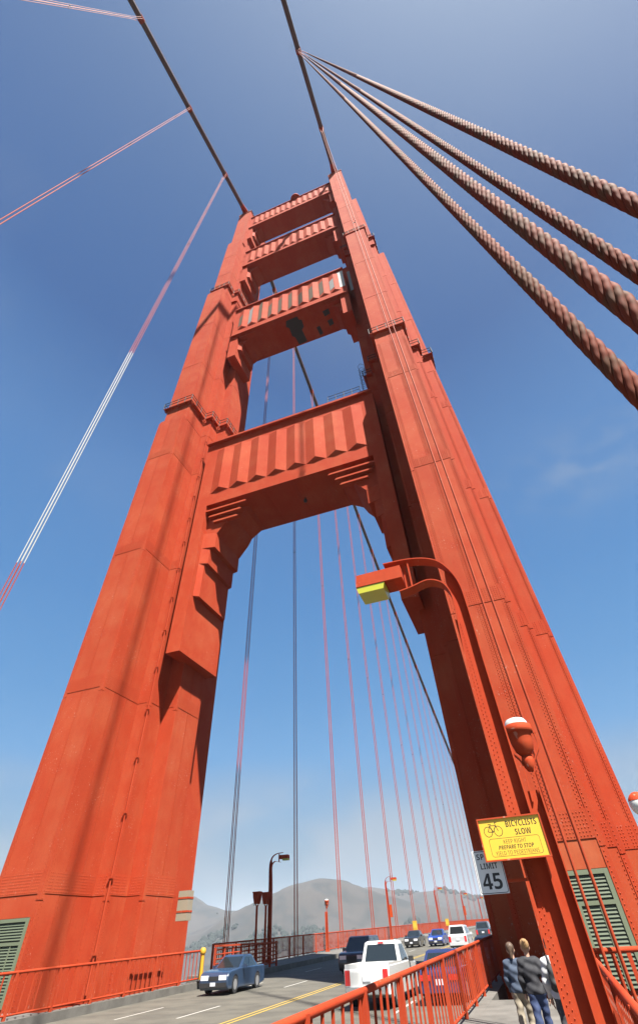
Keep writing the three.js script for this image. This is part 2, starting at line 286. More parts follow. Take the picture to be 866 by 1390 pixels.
// struts
function strut(o) {
  const { y0, y1, zf, zb, xe, n, py0, py1, deep, flange, ledge } = o;
  const s = new Geo().box(-xe, xe, y0, y1 - 0.28, zf, zb).build('strut', P, tower);
  new Geo().box(-xe + 0.02, xe - 0.02, y1 - 0.28, y1, zf - flange, zb + flange).build('top_flange', PLATES[1], s);
  if (ledge) { new Geo().box(-xe + 0.03, xe - 0.03, y0 + 0.02, y0 + 0.18, zf - ledge, zf).build('bottom_flange', PLATES[3], s); }
  const half = o.px, w = 2 * half / n;
  for (let k = 0; k < n; k++) {
    const a = -half + k * w + 0.02, b = a + w - 0.04, m = (a + b) / 2;
    const u = o.slant || 0.3, A = [a, py0, zf], B = [b, py0, zf], C = [m, py0 + u, zf - deep], A1 = [a, py1, zf], B1 = [b, py1, zf], C1 = [m, py1 - 0.05, zf - deep];
    new Geo().quad(A, C, C1, A1).quad(C, B, B1, C1).tri(A, B, C).tri(B1, A1, C1).build('pleat', PLATES[o.tints ? o.tints[k % o.tints.length] : Math.floor(rand() * 3)], s);
  }
  // panel joints across the soffit
  for (let x = -xe + 1; x < xe - 1; x += 3.2) new Geo().box(x, x + 0.3, y0 - 0.03, y0, zf + 0.3, zb - 0.3).build('soffit_rib', PLATES[1], s);
  for (const q of [-1, 1]) {
    const X = v => q * v;                             // profile given for the right-hand side as positive x
    const pil = new Geo(); const px0 = o.pil[0], px1 = o.pil[1];
    pil.prism([[X(px0), zf], [X(px1), zf], [X(px1), zb - 0.2], [X(px0), zb - 0.2]], o.pilY, y0, 'y').build('pilaster', PLATES[2], s);
    o.corbels.forEach(([x, ya, yb], k) => new Geo().prism([[X(x), zf + 0.75], [X(x), zb - 0.6], [X(px0), zb - 0.3], [X(px0), zf + 0.45]], ya, yb, 'y').build('corbel', PLATES[k % 3], s));
    const hp = o.haunch.map(([x, y]) => [X(x), y]);
    new Geo().prism(hp, zf + 0.72, zb - 0.55, 'z').build('haunch', PLATES[1], s);
    for (const [xa, xb, y, d] of o.ribs || []) new Geo().prism([[X(xa), y], [X(xb), y], [X(xb + 0.22), y + 0.2], [X(xa - 0.05), y + 0.2]], zf + d, zf + 0.9, 'z').build('rib', PLATES[2], s);
  }
  return s;
}
const S1 = strut({ y0: 33.8, y1: 44, zf: 28.3, zb: 34.2, xe: 10.2, n: 8, px: 8.75, py0: 35.4, py1: 42.3, deep: 0.31, slant: 0.45, flange: 0.44, pil: [8.95, 10.2], pilY: 18.4,
  corbels: [[8.5, 23.5, 26.95], [8.15, 26.9, 28.72], [7.65, 28.65, 30.4]], haunch: [[8.95, 30.3], [7.65, 30.3], [6.7, 31.6], [6.3, 32.5], [5.2, 33.3], [4.9, 33.8], [8.95, 33.8]],
  ribs: [[9.3, 4.3, 32.95, .05], [8.6, 4.9, 32.25, .22], [8.1, 5.3, 31.6, .4]], tints: [0, 2, 1, 0, 3, 2, 4, 0] });
const S2 = strut({ y0: 70.7, y1: 81.2, zf: 28.0, zb: 33.2, xe: 10.1, n: 10, px: 9.15, py0: 73.1, py1: 80.0, deep: 0.28, slant: 0.45, flange: 0.36, ledge: 0.42, pil: [8.75, 10.1], pilY: 64.7,
  corbels: [[8.2, 67.2, 69.3]], haunch: [[8.75, 69.2], [7.9, 69.2], [7.2, 70.2], [6.4, 70.7], [8.75, 70.7]], ribs: [[8.6, 5.6, 70.3, .12]], tints: [2, 0, 2, 4, 2, 0, 2, 4, 2, 0] });
const S3 = strut({ y0: 104.4, y1: 114.4, zf: 28.15, zb: 32.9, xe: 11.0, n: 12, px: 10.1, py0: 107.0, py1: 113.3, deep: 0.26, slant: 0.5, flange: 0.34, ledge: 0.4, pil: [9.85, 11.0], pilY: 96.9,
  corbels: [[9.3, 99.6, 102.4]], haunch: [[9.85, 102.3], [9.0, 102.3], [8.2, 103.6], [7.6, 104.4], [9.85, 104.4]], tints: [2, 4, 2, 0] });
const S4 = strut({ y0: 135.2, y1: 145.4, zf: 28.3, zb: 32.6, xe: 11.95, n: 14, px: 11.1, py0: 138.4, py1: 144.3, deep: 0.24, slant: 0.55, flange: 0.32, ledge: 0.35, pil: [10.85, 11.95], pilY: 127.0,
  corbels: [[10.35, 129.9, 132.8]], haunch: [[10.85, 132.7], [10.0, 132.7], [9.3, 134.2], [8.7, 135.2], [10.85, 135.2]], tints: [2, 4, 0] });
new Geo().lathe([[0.001, 2.9], [0.8, 2.7], [1.25, 2.0], [1.3, 0.6], [1.5, 0.5], [1.5, 0], [0.001, 0]], 1.6, 145.4, 28.6, 16).build('beacon', DARKP, S4);
// bare primer where the third strut is being repainted
{
  const y = 70.68, patch = (poly, m) => new Geo().prism(poly, y - 0.012, y + 0.05, 'y').build('primer_patch', m, S2);
  patch([[-0.5, 28.5], [1.4, 28.45], [1.5, 29.1], [1.9, 29.2], [1.8, 30.4], [1.3, 30.8], [1.4, 32.9], [-0.1, 33.0], [-0.2, 31.6], [-0.6, 31.2], [-0.5, 29.8], [-0.9, 29.4]], M.primerDark);
  patch([[5.4, 29.2], [8.4, 28.7], [8.5, 29.5], [5.5, 30.1]], M.primerDark); patch([[5.6, 30.9], [8.3, 30.5], [8.4, 31.3], [5.7, 31.9]], M.primerDark); patch([[3.6, 31.3], [4.2, 31.2], [4.3, 32.6], [3.7, 32.8]], M.primerDark);
  const w = 2 * 9.15 / 10;
  for (let k = 0; k < 10; k++) {                      // stripped left flanks of the pleats, each with its own edge
    const a = -9.15 + k * w + 0.02, b = a + w - 0.04, m = (a + b) / 2, e = 0.02, y0 = 73.4 + rand() * 0.8, y1 = 77.5 + rand() * 2.8;
    const f = (t, y) => [mix(a, m, t) - e * 0.3, y, 28.0 - 0.28 * t - e * 0.95];
    new Geo().quad(f(0.06, y0), f(0.94, y0 + 0.3), f(0.94, y1), f(0.06, y1 - 0.4)).build('primer_patch', k % 3 === 2 ? M.primerBrown : k % 4 === 1 ? M.primerGrey : M.primerBrown, S2);
  }
  const g = (x0, x1, y0, y1) => new Geo().box(x0, x1, y0, y1, 27.97, 27.99);
  g(8.9, 9.9, 74.0, 80.5).build('primer_patch', M.primerWhite, S2);
  new Geo().box(HW - 3.93, HW - 3.9, 72, 82.5, 30.6, 33.2).build('primer_patch', M.primerGrey, tower); new Geo().box(HW - 3.2, HW - 2.72, 73, 81, 28.66, 28.69).build('primer_patch', M.primerGrey, tower);
}
// ladder and landing rails on the lowest strut beside the right leg, pipe down the left leg, floodlight under the strut
{
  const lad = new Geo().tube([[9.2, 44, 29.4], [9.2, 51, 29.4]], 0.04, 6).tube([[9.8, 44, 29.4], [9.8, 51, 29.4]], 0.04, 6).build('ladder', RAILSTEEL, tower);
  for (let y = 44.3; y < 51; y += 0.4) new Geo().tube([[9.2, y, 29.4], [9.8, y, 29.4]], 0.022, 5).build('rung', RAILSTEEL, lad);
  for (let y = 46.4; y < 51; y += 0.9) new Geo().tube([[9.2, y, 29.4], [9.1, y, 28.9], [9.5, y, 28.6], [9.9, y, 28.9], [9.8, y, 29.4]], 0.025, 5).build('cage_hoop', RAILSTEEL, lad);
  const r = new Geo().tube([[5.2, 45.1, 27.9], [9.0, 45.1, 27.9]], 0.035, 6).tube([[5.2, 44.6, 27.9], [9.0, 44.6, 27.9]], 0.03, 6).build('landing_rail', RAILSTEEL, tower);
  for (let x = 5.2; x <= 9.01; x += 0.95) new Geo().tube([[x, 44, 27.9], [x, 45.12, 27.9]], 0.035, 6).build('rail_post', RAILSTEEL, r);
  const pipe = new Geo().tube([[-HW + 2.78, 0.6, 28.55], [-HW + 2.78, 46, 28.55]], 0.05, 8).build('conduit', P, tower);
  for (let y = 2; y < 46; y += 3.1) new Geo().box(-HW + 2.66, -HW + 2.86, y, y + 0.14, 28.46, 28.7).build('pipe_clip', DARKP, pipe);
  new Geo().lathe([[0.001, 0], [0.16, 0.02], [0.2, 0.25], [0.06, 0.3], [0.06, 0.6], [0.001, 0.6]], 0.9, 33.2, 31.2, 12).build('floodlight', M.dark, S1);
}

// ------------------------------------------------------------------ deck, water, hills
const noiseTex = (s, a, b, scaleU, scaleV) => texture(512, 512, (u, v) => { const n = fbm(u * scaleU, v * scaleV, scaleU, scaleV, s, 4), f = fbm(u * 128, v * 128, 128, 128, s + 3, 2), k = clamp(n * 0.75 + f * 0.25 + (n - 0.5) * 0.5); return [0, 1, 2].map(q => srgb(mix(a[q], b[q], k))); });
const roadTex = noiseTex(41, [.049, .045, .036], [.091, .084, .066], 6, 9); roadTex.repeat.set(1 / 5, 1 / 5);
const walkTex = noiseTex(52, [.071, .066, .058], [.13, .122, .109], 8, 8); walkTex.repeat.set(1 / 4, 1 / 4);
const fineBump = texture(256, 256, (u, v) => [fbm(u * 64, v * 64, 64, 64, 8, 3)], false);
const roadM = new THREE.MeshStandardMaterial({ map: roadTex, roughness: .9, bumpMap: fineBump, bumpScale: .004 }), walkM = new THREE.MeshStandardMaterial({ map: walkTex, roughness: .9, bumpMap: fineBump, bumpScale: .004 });
function ribbon(x0, x1, za, zb, yf, thick, stepZ = 6) {
  const g = new Geo(), n = Math.max(1, Math.ceil((zb - za) / stepZ));
  for (let k = 0; k < n; k++) {
    const a = mix(za, zb, k / n), b = mix(za, zb, (k + 1) / n), ya = yf(a), yb = yf(b);
    g.quad([x0, ya, a], [x1, ya, a], [x1, yb, b], [x0, yb, b]);
    if (thick) { g.quad([x0, ya - thick, b], [x1, ya - thick, b], [x1, ya - thick, a], [x0, ya - thick, a]); g.quad([x0, ya - thick, b], [x0, ya - thick, a], [x0, ya, a], [x0, yb, b]); g.quad([x1, ya - thick, a], [x1, ya - thick, b], [x1, yb, b], [x1, ya, a]); if (!k) g.quad([x0, ya - thick, a], [x1, ya - thick, a], [x1, ya, a], [x0, ya, a]); }
  }
  return g;
}
structure('roadway', ribbon(-9.32, 9.32, -120, 1200, roadY, 0.5, 12), roadM);
for (const s of [-1, 1]) {
  const a = s > 0 ? 9.32 : -13.45, b = s > 0 ? 13.45 : -9.32;
  structure('sidewalk', ribbon(a, b, -120, 22, walkY, 0.9), walkM); structure('sidewalk', ribbon(a, b, 42, 1200, walkY, 0.9, 12), walkM);
  structure('sidewalk', ribbon(s > 0 ? 9.32 : -9.85, s > 0 ? 9.85 : -9.32, 22, 42, walkY, 0.9), walkM);               // past the legs
  structure('sidewalk', ribbon(s > 0 ? 13.45 : -21, s > 0 ? 21 : -13.45, 16.5, 24.5, z => walkY(z) - 0.004, 0.8), walkM);          // the walk bends round the leg
  structure('sidewalk', ribbon(s > 0 ? 17.7 : -21, s > 0 ? 21 : -17.7, 24.5, 42, z => walkY(z) - 0.004, 0.8), walkM);
  structure('sidewalk', ribbon(s > 0 ? 9.85 : -13.45, s > 0 ? 13.45 : -9.85, 22, 24.6, z => walkY(z) - 0.004, 0.8), walkM);
}
const lineM = plain(.33, .32, .29, .7), yellowLineM = plain(.33, .22, .03, .7);
{
  const lines = [];
  for (const x of [-6.2, -3.1, 3.1, 6.2]) for (let z = -30; z < 260; z += 11) structure('lane_marking', ribbon(x - 0.06, x + 0.06, z, z + 3.6, q => roadY(q) + 0.005, 0, 6), lineM);
  structure('lane_marking', ribbon(-0.22, -0.1, -60, 500, q => roadY(q) + 0.005, 0, 10), yellowLineM); structure('lane_marking', ribbon(0.1, 0.22, -60, 500, q => roadY(q) + 0.005, 0, 10), yellowLineM);
}
// bay water, 70 m down
{
  const wb = texture(512, 512, (u, v) => [0.6 * fbm(u * 14, v * 22, 14, 22, 61, 4) + 0.4 * fbm(u * 60, v * 80, 60, 80, 66, 3)], false); wb.repeat.set(1 / 60, 1 / 60);
  const m = new THREE.MeshStandardMaterial({ color: lin(.018, .04, .05), roughness: .14, bumpMap: wb, bumpScale: 0.5 });
  structure('water', new Geo().quad([-14000, -68, -9000], [14000, -68, -9000], [14000, -68, 16000], [-14000, -68, 16000]), m);
}
// headland hills across the strait: three ridges with spurs and gullies
{
  const ridges = [
    { z: 2300, w: 520, p: [[-.85, .010], [-.62, .018], [-.56, .030], [-.53, .039], [-.494, .0529], [-.458, .0635], [-.415, .0726], [-.372, .0777], [-.338, .0735], [-.311, .0661], [-.285, .058], [-.253, .048], [-.2, .035], [-.1, .02], [.1, .008]] },
    { z: 3100, w: 620, p: [[-.45, .035], [-.34, .052], [-.285, .0607], [-.253, .0559], [-.229, .0499], [-.198, .0489], [-.161, .0494], [-.138, .0445], [-.111, .0363], [-.05, .034], [.1, .04], [.3, .03]] },
    { z: 2800, w: 600, p: [[-1.6, .09], [-.95, .105], [-.72, .088], [-.648, .0747], [-.631, .0686], [-.601, .0558], [-.561, .0458], [-.53, .0442], [-.5, .041], [-.4, .03], [-.3, .01]] },
  ];
  const at = (p, r) => { if (r <= p[0][0]) return p[0][1]; for (let k = 0; k < p.length - 1; k++) if (r <= p[k + 1][0]) return mix(p[k][1], p[k + 1][1], sm((r - p[k][0]) / (p[k + 1][0] - p[k][0])) * .4 + .6 * (r - p[k][0]) / (p[k + 1][0] - p[k][0])); return p[p.length - 1][1]; };
  const height = (x, z) => {
    let h = -75;
    for (const R of ridges) {
      const top = at(R.p, (x - 12.8) / R.z) * R.z + 2, d = (z - R.z) / R.w, fall = d < 0 ? Math.exp(-Math.pow(-d, 1.5) * 1.15) : Math.exp(-d * d * 0.8);
      const gully = fbm(x / 170 + 40, z / 420 + 9, 4096, 4096, 3 + R.z, 4) - 0.5, off = Math.min(1, Math.abs(d) * 2.2);
      h = Math.max(h, -75 + (top + 75) * fall + gully * 105 * off * fall + (fbm(x / 38, z / 60, 4096, 4096, 17, 3) - 0.5) * 13 * Math.min(1, Math.abs(d) * 3));
    }
    return h;
  };
  const nx = 300, nz = 110, x0 = -5200, x1 = 1500, z0 = 1150, z1 = 4000, pos = [], idx = [], col = [], uv = [];
  for (let j = 0; j <= nz; j++) for (let i = 0; i <= nx; i++) {
    const x = mix(x0, x1, i / nx), z = mix(z0, z1, j / nz), h = height(x, z); pos.push(x, h, -z); uv.push(x, z);
    const n = fbm(x / 130 + 7, z / 150 + 2, 4096, 4096, 88, 4), n2 = fbm(x / 30, z / 36, 4096, 4096, 93, 3), scrub = step(0.47, 0.6, n * 0.6 + n2 * 0.4);
    const slope = Math.abs(height(x + 12, z) - h) + Math.abs(height(x, z + 12) - h), rock = step(9, 15, slope) * 0.6;
    const c = [mix(.032, .014, scrub), mix(.026, .014, scrub), mix(.021, .012, scrub)]; col.push(mix(c[0], .032, rock), mix(c[1], .025, rock), mix(c[2], .021, rock));
  }
  for (let j = 0; j < nz; j++) for (let i = 0; i < nx; i++) { const a = j * (nx + 1) + i, b = a + nx + 1; idx.push(a, a + 1, b, b, a + 1, b + 1); }
  const g = new THREE.BufferGeometry(); g.setAttribute('position', new THREE.Float32BufferAttribute(pos, 3)); g.setAttribute('color', new THREE.Float32BufferAttribute(col, 3)); g.setAttribute('uv', new THREE.Float32BufferAttribute(uv, 2)); g.setIndex(idx); g.computeVertexNormals();
  const o = new THREE.Mesh(g, new THREE.MeshStandardMaterial({ vertexColors: true, roughness: 1 })); o.name = 'hills'; o.userData.kind = 'structure'; o.castShadow = o.receiveShadow = true; scene.add(o);
  // woods in the gullies near the shore and along the crest
  const blob = new THREE.IcosahedronGeometry(1, 2); { const p = blob.attributes.position; for (let k = 0; k < p.count; k++) { const v = new THREE.Vector3().fromBufferAttribute(p, k), s = 0.7 + 0.55 * fbm(v.x * 2.3 + 9, v.y * 2.3 + v.z * 1.7 + 5, 4096, 4096, 4, 3); p.setXYZ(k, v.x * s, v.y * s, v.z * s); } blob.computeVertexNormals(); }
  const r = rng(99), list = [];
  const clumps = [[-.43, 1780, 70], [-.40, 1820, 60], [-.375, 1760, 45], [-.49, 1800, 60], [-.585, 1900, 60], [-.30, 1850, 30], [-.25, 1800, 25], [-.21, 2000, 20], [-.225, 3090, 40], [-.115, 3080, 40], [-.15, 3090, 25], [-.62, 1880, 40]];
  for (const [q, z, n] of clumps) for (let k = 0; k < n; k++) { const zz = z + (r() - 0.5) * 150, xx = 12.8 + q * z + (r() + r() - 1) * 75; list.push([xx, zz, 5 + r() * 6]); }
  for (let k = 0; k < 160; k++) { const xx = mix(-2600, 400, r()), zz = mix(1500, 2900, r()); if (fbm(xx / 130 + 7, zz / 150 + 2, 4096, 4096, 88, 4) > 0.56 && height(xx, zz) > -60) list.push([xx, zz, 3 + r() * 6]); }
  const inst = new THREE.InstancedMesh(blob, plain(.011, .016, .011, 1), list.length), m4 = new THREE.Matrix4(), q4 = new THREE.Quaternion(), ax = new THREE.Vector3(0, 1, 0);
  list.forEach(([x, z, s], k) => { q4.setFromAxisAngle(ax, r() * 6.28); m4.compose(new THREE.Vector3(x, height(x, z) + s * 0.4, -z), q4, new THREE.Vector3(s, s * (0.7 + r() * 0.5), s)); inst.setMatrixAt(k, m4); });
  inst.name = 'woodland'; inst.castShadow = true; tag(inst, 'dark green trees and scrub in the gullies of the far hills', 'trees', null, 'stuff'); scene.add(inst);
}
// ------------------------------------------------------------------ main cables
const ZT = 27.57, cableNear = z => { const u = ZT - z; return 151.13 - 0.5099 * u + 0.00024 * u * u; }, cableFar = z => { const u = z - ZT; return 151.13 - 0.4455 * u + 0.000349 * u * u; };
const cableY = z => z < ZT ? cableNear(z) : cableFar(z);
const cableMap = texture(256, 256, (u, v) => { const n = fbm(u * 8, v * 8, 8, 8, 2, 4), w = 0.5 + 0.5 * Math.sin(v * 2 * Math.PI * 24), d = 0.75 + 0.5 * (n - .5) - 0.1 * w; return [srgb(.135 * d), srgb(.06 * d), srgb(.04 * d)]; }); cableMap.repeat.set(1 / 1.5, 1 / 1.5);
const cableM = new THREE.MeshStandardMaterial({ map: cableMap, roughness: .75 }), bandM = P;
const SUS_NEAR = 1.05, susNear = [SUS_NEAR - 45.72, SUS_NEAR - 30.48, SUS_NEAR - 15.24, SUS_NEAR, SUS_NEAR + 15.24], susFar = []; for (let k = 0; k < 26; k++) susFar.push(ZT + 20.27 + 15.24 * k);
for (const s of [-1, 1]) {
  const x = s * HW, c = thing('main_cable', s < 0 ? 'thick dark orange main cable running over the tower leg across the road' : 'thick dark orange main cable running over the tower leg behind the curved street lamp', 'cable', [0, 0, 0], 0, 'main cables over the tower');
  const pts = []; for (let z = -280; z < ZT; z += 6) pts.push([x, cableNear(z), z]);
  pts.push([x, 151.0, 27.4], [x, 152.0, 29.6], [x, 152.3, 31.5], [x, 151.3, 33.5], [x, 149.6, 35.6]); for (let z = 38; z < ZT + 1290; z += z < 300 ? 7 : 30) pts.push([x, cableFar(z) + Math.max(0, 1.5 - (z - 38) * 0.08), z]);
  new Geo().tube(pts, 0.53, 18).build('cable', cableM, c);
  const slope = z => Math.atan((cableY(z + 0.5) - cableY(z - 0.5)));
  for (const z of [...susNear, ...susFar]) {
    const a = slope(z), dz = Math.cos(a) * 0.5, dy = Math.sin(a) * 0.5, y = cableY(z), n = Math.abs(z) < 60;
    new Geo().tube([[x, y - dy, z - dz], [x, y + dy, z + dz]], 0.61, n ? 20 : 10).tube([[x, y + 0.35, z], [x, y + 1.25, z]], 0.05, 6).build('cable_band', bandM, c);
  }
  for (const q of [-1, 1]) new Geo().tube(pts.filter((p, k) => k % 2 === 0 || Math.abs(p[2]) < 40).map(p => [x + q * 0.42, p[1] + 1.15, p[2]]), 0.022, 5).build('hand_rope', bandM, c);
  // splay collar where the cable meets the tower head
  new Geo().tube([[x, cableNear(24.6), 24.6], [x, cableNear(27.3), 27.3]], k => k ? 0.85 : 0.5, 16).build('cable_collar', bandM, c);
}
// ------------------------------------------------------------------ suspender ropes
const ropeMap = texture(512, 512, (u, v) => { const n = fbm(u * 8, v * 20, 8, 20, 12, 4), f = fbm(u * 60, v * 60, 60, 60, 15, 2), dirt = step(0.38, 0.68, n) * .9, k = 0.85 + 0.3 * (f - .5); return [srgb(mix(.155, .105, dirt) * k), srgb(mix(.029, .041, dirt) * k), srgb(mix(.011, .019, dirt) * k)]; }); ropeMap.repeat.set(4, 1 / 1.6);
const wireBump = texture(256, 256, (u, v) => [0.5 + 0.5 * Math.cos(2 * Math.PI * (4 * u + 2 * v))], false); wireBump.repeat.set(3, 1 / 0.11);
const strandM = new THREE.MeshPhysicalMaterial({ specularIntensity: .3, map: ropeMap, bumpMap: wireBump, bumpScale: 0.0011, roughness: .8 });
const ropeM = paint(.9, 1.05, 1.1, .6), ropeWhiteM = plain(.33, .315, .275, .6);
const OFF = [[-0.17, -0.12], [-0.17, 0.12], [0.17, -0.12], [0.17, 0.12]];
function ropePath(dx, dz, y0, y1, yTop) { const p = [[dx, y0, dz]]; if (y1 < yTop - 7) p.push([dx, y1, dz]); else p.push([dx, yTop - 7, dz], [dx * 2.9, yTop - 0.1, dz * 1.2], [dx * 2.2, yTop + 0.38, dz * 1.2], [0, yTop + 0.6, dz * 1.2]); return p; }
function suspender(x, z, label, group, opt = {}) {
  const y0 = deckY(z) - 1.0, yt = cableY(z), s = thing('suspender', label, 'suspender rope', [x, y0, z], 0, group);
  const seg = opt.seg || 6, local = v => v - y0;
  for (const [dx, dz] of OFF) {
    const cuts = opt.cuts || [[y0, yt, ropeM]];
    for (const [a, b, m, lab] of cuts) { const o = new Geo().tube(ropePath(dx, dz, local(a), local(b), local(yt)), 0.034, seg).build('rope', m, s); if (lab) o.userData.label = lab; }
  }
  for (const f of opt.spacers || [0.42, 0.9]) { const y = mix(0, local(yt), f); new Geo().box(-0.22, 0.22, y - 0.05, y + 0.05, -0.03, 0.03).box(-0.2, -0.15, y - 0.045, y + 0.045, -0.19, 0.19).box(0.15, 0.2, y - 0.045, y + 0.045, -0.19, 0.19).build('spacer', M.dark, s); }
  return s;
}
const farLabel = 'thin orange suspender ropes hanging from the main cable beyond the tower, above the far railing';
susFar.forEach((z, k) => { if (k < 22) suspender(-HW, z, farLabel, 'suspenders beyond the tower', { seg: 5, spacers: [0.36 + 0.03 * (k % 3), 0.93] }); });
suspender(-HW, SUS_NEAR + 15.24, 'suspender ropes with a long white primed middle section, beside the far tower leg', null, { spacers: [0.6, 0.93], cuts: [[deckY(16) - 1, 20.3, ropeM], [20.3, 48.6, ropeWhiteM, 'white primed length of rope'], [48.6, cableY(16.29), ropeM]] });
suspender(-HW, SUS_NEAR, 'two orange suspender ropes slanting to the second band of the cable across the road', null, { spacers: [0.62, 0.88] });
suspender(-HW, SUS_NEAR - 15.24, 'orange suspender ropes hanging from the third band of the cable across the road', null, { spacers: [0.7] });
suspender(HW, SUS_NEAR + 15.24, 'suspender ropes crossing in front of the tower leg and its green louvred door', null, { seg: 8 });
suspender(HW, SUS_NEAR - 15.24, 'orange suspender ropes behind the four thick twisted ropes', null, { seg: 6 });
// the near suspender: four laid ropes of six strands, close to the camera
{
  const cxr = 12.767 + 0.87, czr = 0.975, yt = cableY(czr), y0 = -1.0;
  const s = thing('suspender', 'four thick twisted orange wire ropes, weathered brown, rising past the camera', 'suspender rope', [cxr, 0, czr]);
  const lay = 0.44, rs = 0.0116, rc = 0.0225, hi = 14, strandGeos = [];
  for (let k = 0; k < 6; k++) { const pts = []; for (let y = y0; y <= hi + 1e-6; y += 0.03) { const a = 2 * Math.PI * (y / lay + k / 6); pts.push([rc * Math.cos(a), y, rc * Math.sin(a)]); } strandGeos.push(new Geo().tube(pts, rs, 9, false).geometry()); }
  const upper = new Geo(); { const ring = 24, yA = hi - 0.05, yB = 56, n = 760, base = []; for (let j = 0; j <= n; j++) { const y = mix(yA, yB, j / n); for (let q = 0; q <= ring; q++) { const a = q / ring * 2 * Math.PI, ph = a - 2 * Math.PI * y / lay, r = 0.0265 + 0.0085 * Math.abs(Math.cos(3 * ph)); upper.p.push(r * Math.cos(a), y, -r * Math.sin(a)); upper.n.push(Math.cos(a), 0, -Math.sin(a)); upper.u.push(q / ring / 4, y); } } for (let j = 0; j < n; j++) for (let q = 0; q < ring; q++) { const a = j * (ring + 1) + q, b = a + ring + 1; upper.i.push(a, a + 1, b, b, a + 1, b + 1); } }
  const ug = upper.geometry(); ug.computeVertexNormals();
  for (const [dx, dz] of OFF) {
    const rope = new THREE.Group(); rope.name = 'rope'; rope.position.set(dx, 0, -dz); rope.rotation.y = dx * 9 + dz * 5; s.add(rope);
    strandGeos.forEach(g => { const o = new THREE.Mesh(g, strandM); o.name = 'strand'; o.castShadow = o.receiveShadow = true; rope.add(o); });
    new Geo().tube([[0, y0, 0], [0, hi, 0]], 0.014, 6, false).build('core', strandM, rope);
    const u = new THREE.Mesh(ug, strandM); u.name = 'upper_length'; u.castShadow = u.receiveShadow = true; rope.add(u);
    const top = new Geo().tube([[0, 55.9, 0], [0, yt - 7, 0]], 0.033, 8, false); top.build('top_length', ropeM, rope);
    new Geo().tube([[dx, yt - 7, dz], [dx * 2.9, yt - 0.1, dz * 1.2], [dx * 2.2, yt + 0.38, dz * 1.2], [0, yt + 0.6, dz * 1.2]], 0.034, 8).build('rope_loop', ropeM, s);
  }
  for (const y of [yt - 9, yt - 24]) new Geo().box(-0.24, 0.24, y - 0.07, y + 0.07, -0.03, 0.03).box(-0.21, -0.14, y - 0.06, y + 0.06, -0.19, 0.19).box(0.14, 0.21, y - 0.06, y + 0.06, -0.19, 0.19).build('spacer', M.dark, s);
}
// ------------------------------------------------------------------ street lamps
function bend(pts, w0, w1, n = 6) {                    // smooth polyline
  const c = new THREE.CatmullRomCurve3(pts.map(p => new THREE.Vector3(p[0], p[1], 0)), false, 'centripetal'); return c.getPoints(n * pts.length).map(v => [v.x, v.y]);
}
function stripAlong(g, path, t, z0, z1) {              // flat bar of thickness t following a path in the XY plane
  const L = path.map((p, k) => { const a = path[Math.max(k - 1, 0)], b = path[Math.min(k + 1, path.length - 1)], l = Math.hypot(b[0] - a[0], b[1] - a[1]); return [p[0] - (b[1] - a[1]) / l * t, p[1] + (b[0] - a[0]) / l * t]; });
  for (let k = 0; k < path.length - 1; k++) {
    const a = path[k], b = path[k + 1], c = L[k + 1], d = L[k];
    g.quad([a[0], a[1], z0], [b[0], b[1], z0], [c[0], c[1], z0], [d[0], d[1], z0]).quad([d[0], d[1], z1], [c[0], c[1], z1], [b[0], b[1], z1], [a[0], a[1], z1]);
    g.quad([a[0], a[1], z1], [b[0], b[1], z1], [b[0], b[1], z0], [a[0], a[1], z0]).quad([d[0], d[1], z0], [c[0], c[1], z0], [c[0], c[1], z1], [d[0], d[1], z1]);
  }
  return g;
}
const smallRivet = new THREE.CylinderGeometry(0.0045, 0.008, 0.008, 6, 1); smallRivet.rotateX(Math.PI / 2);
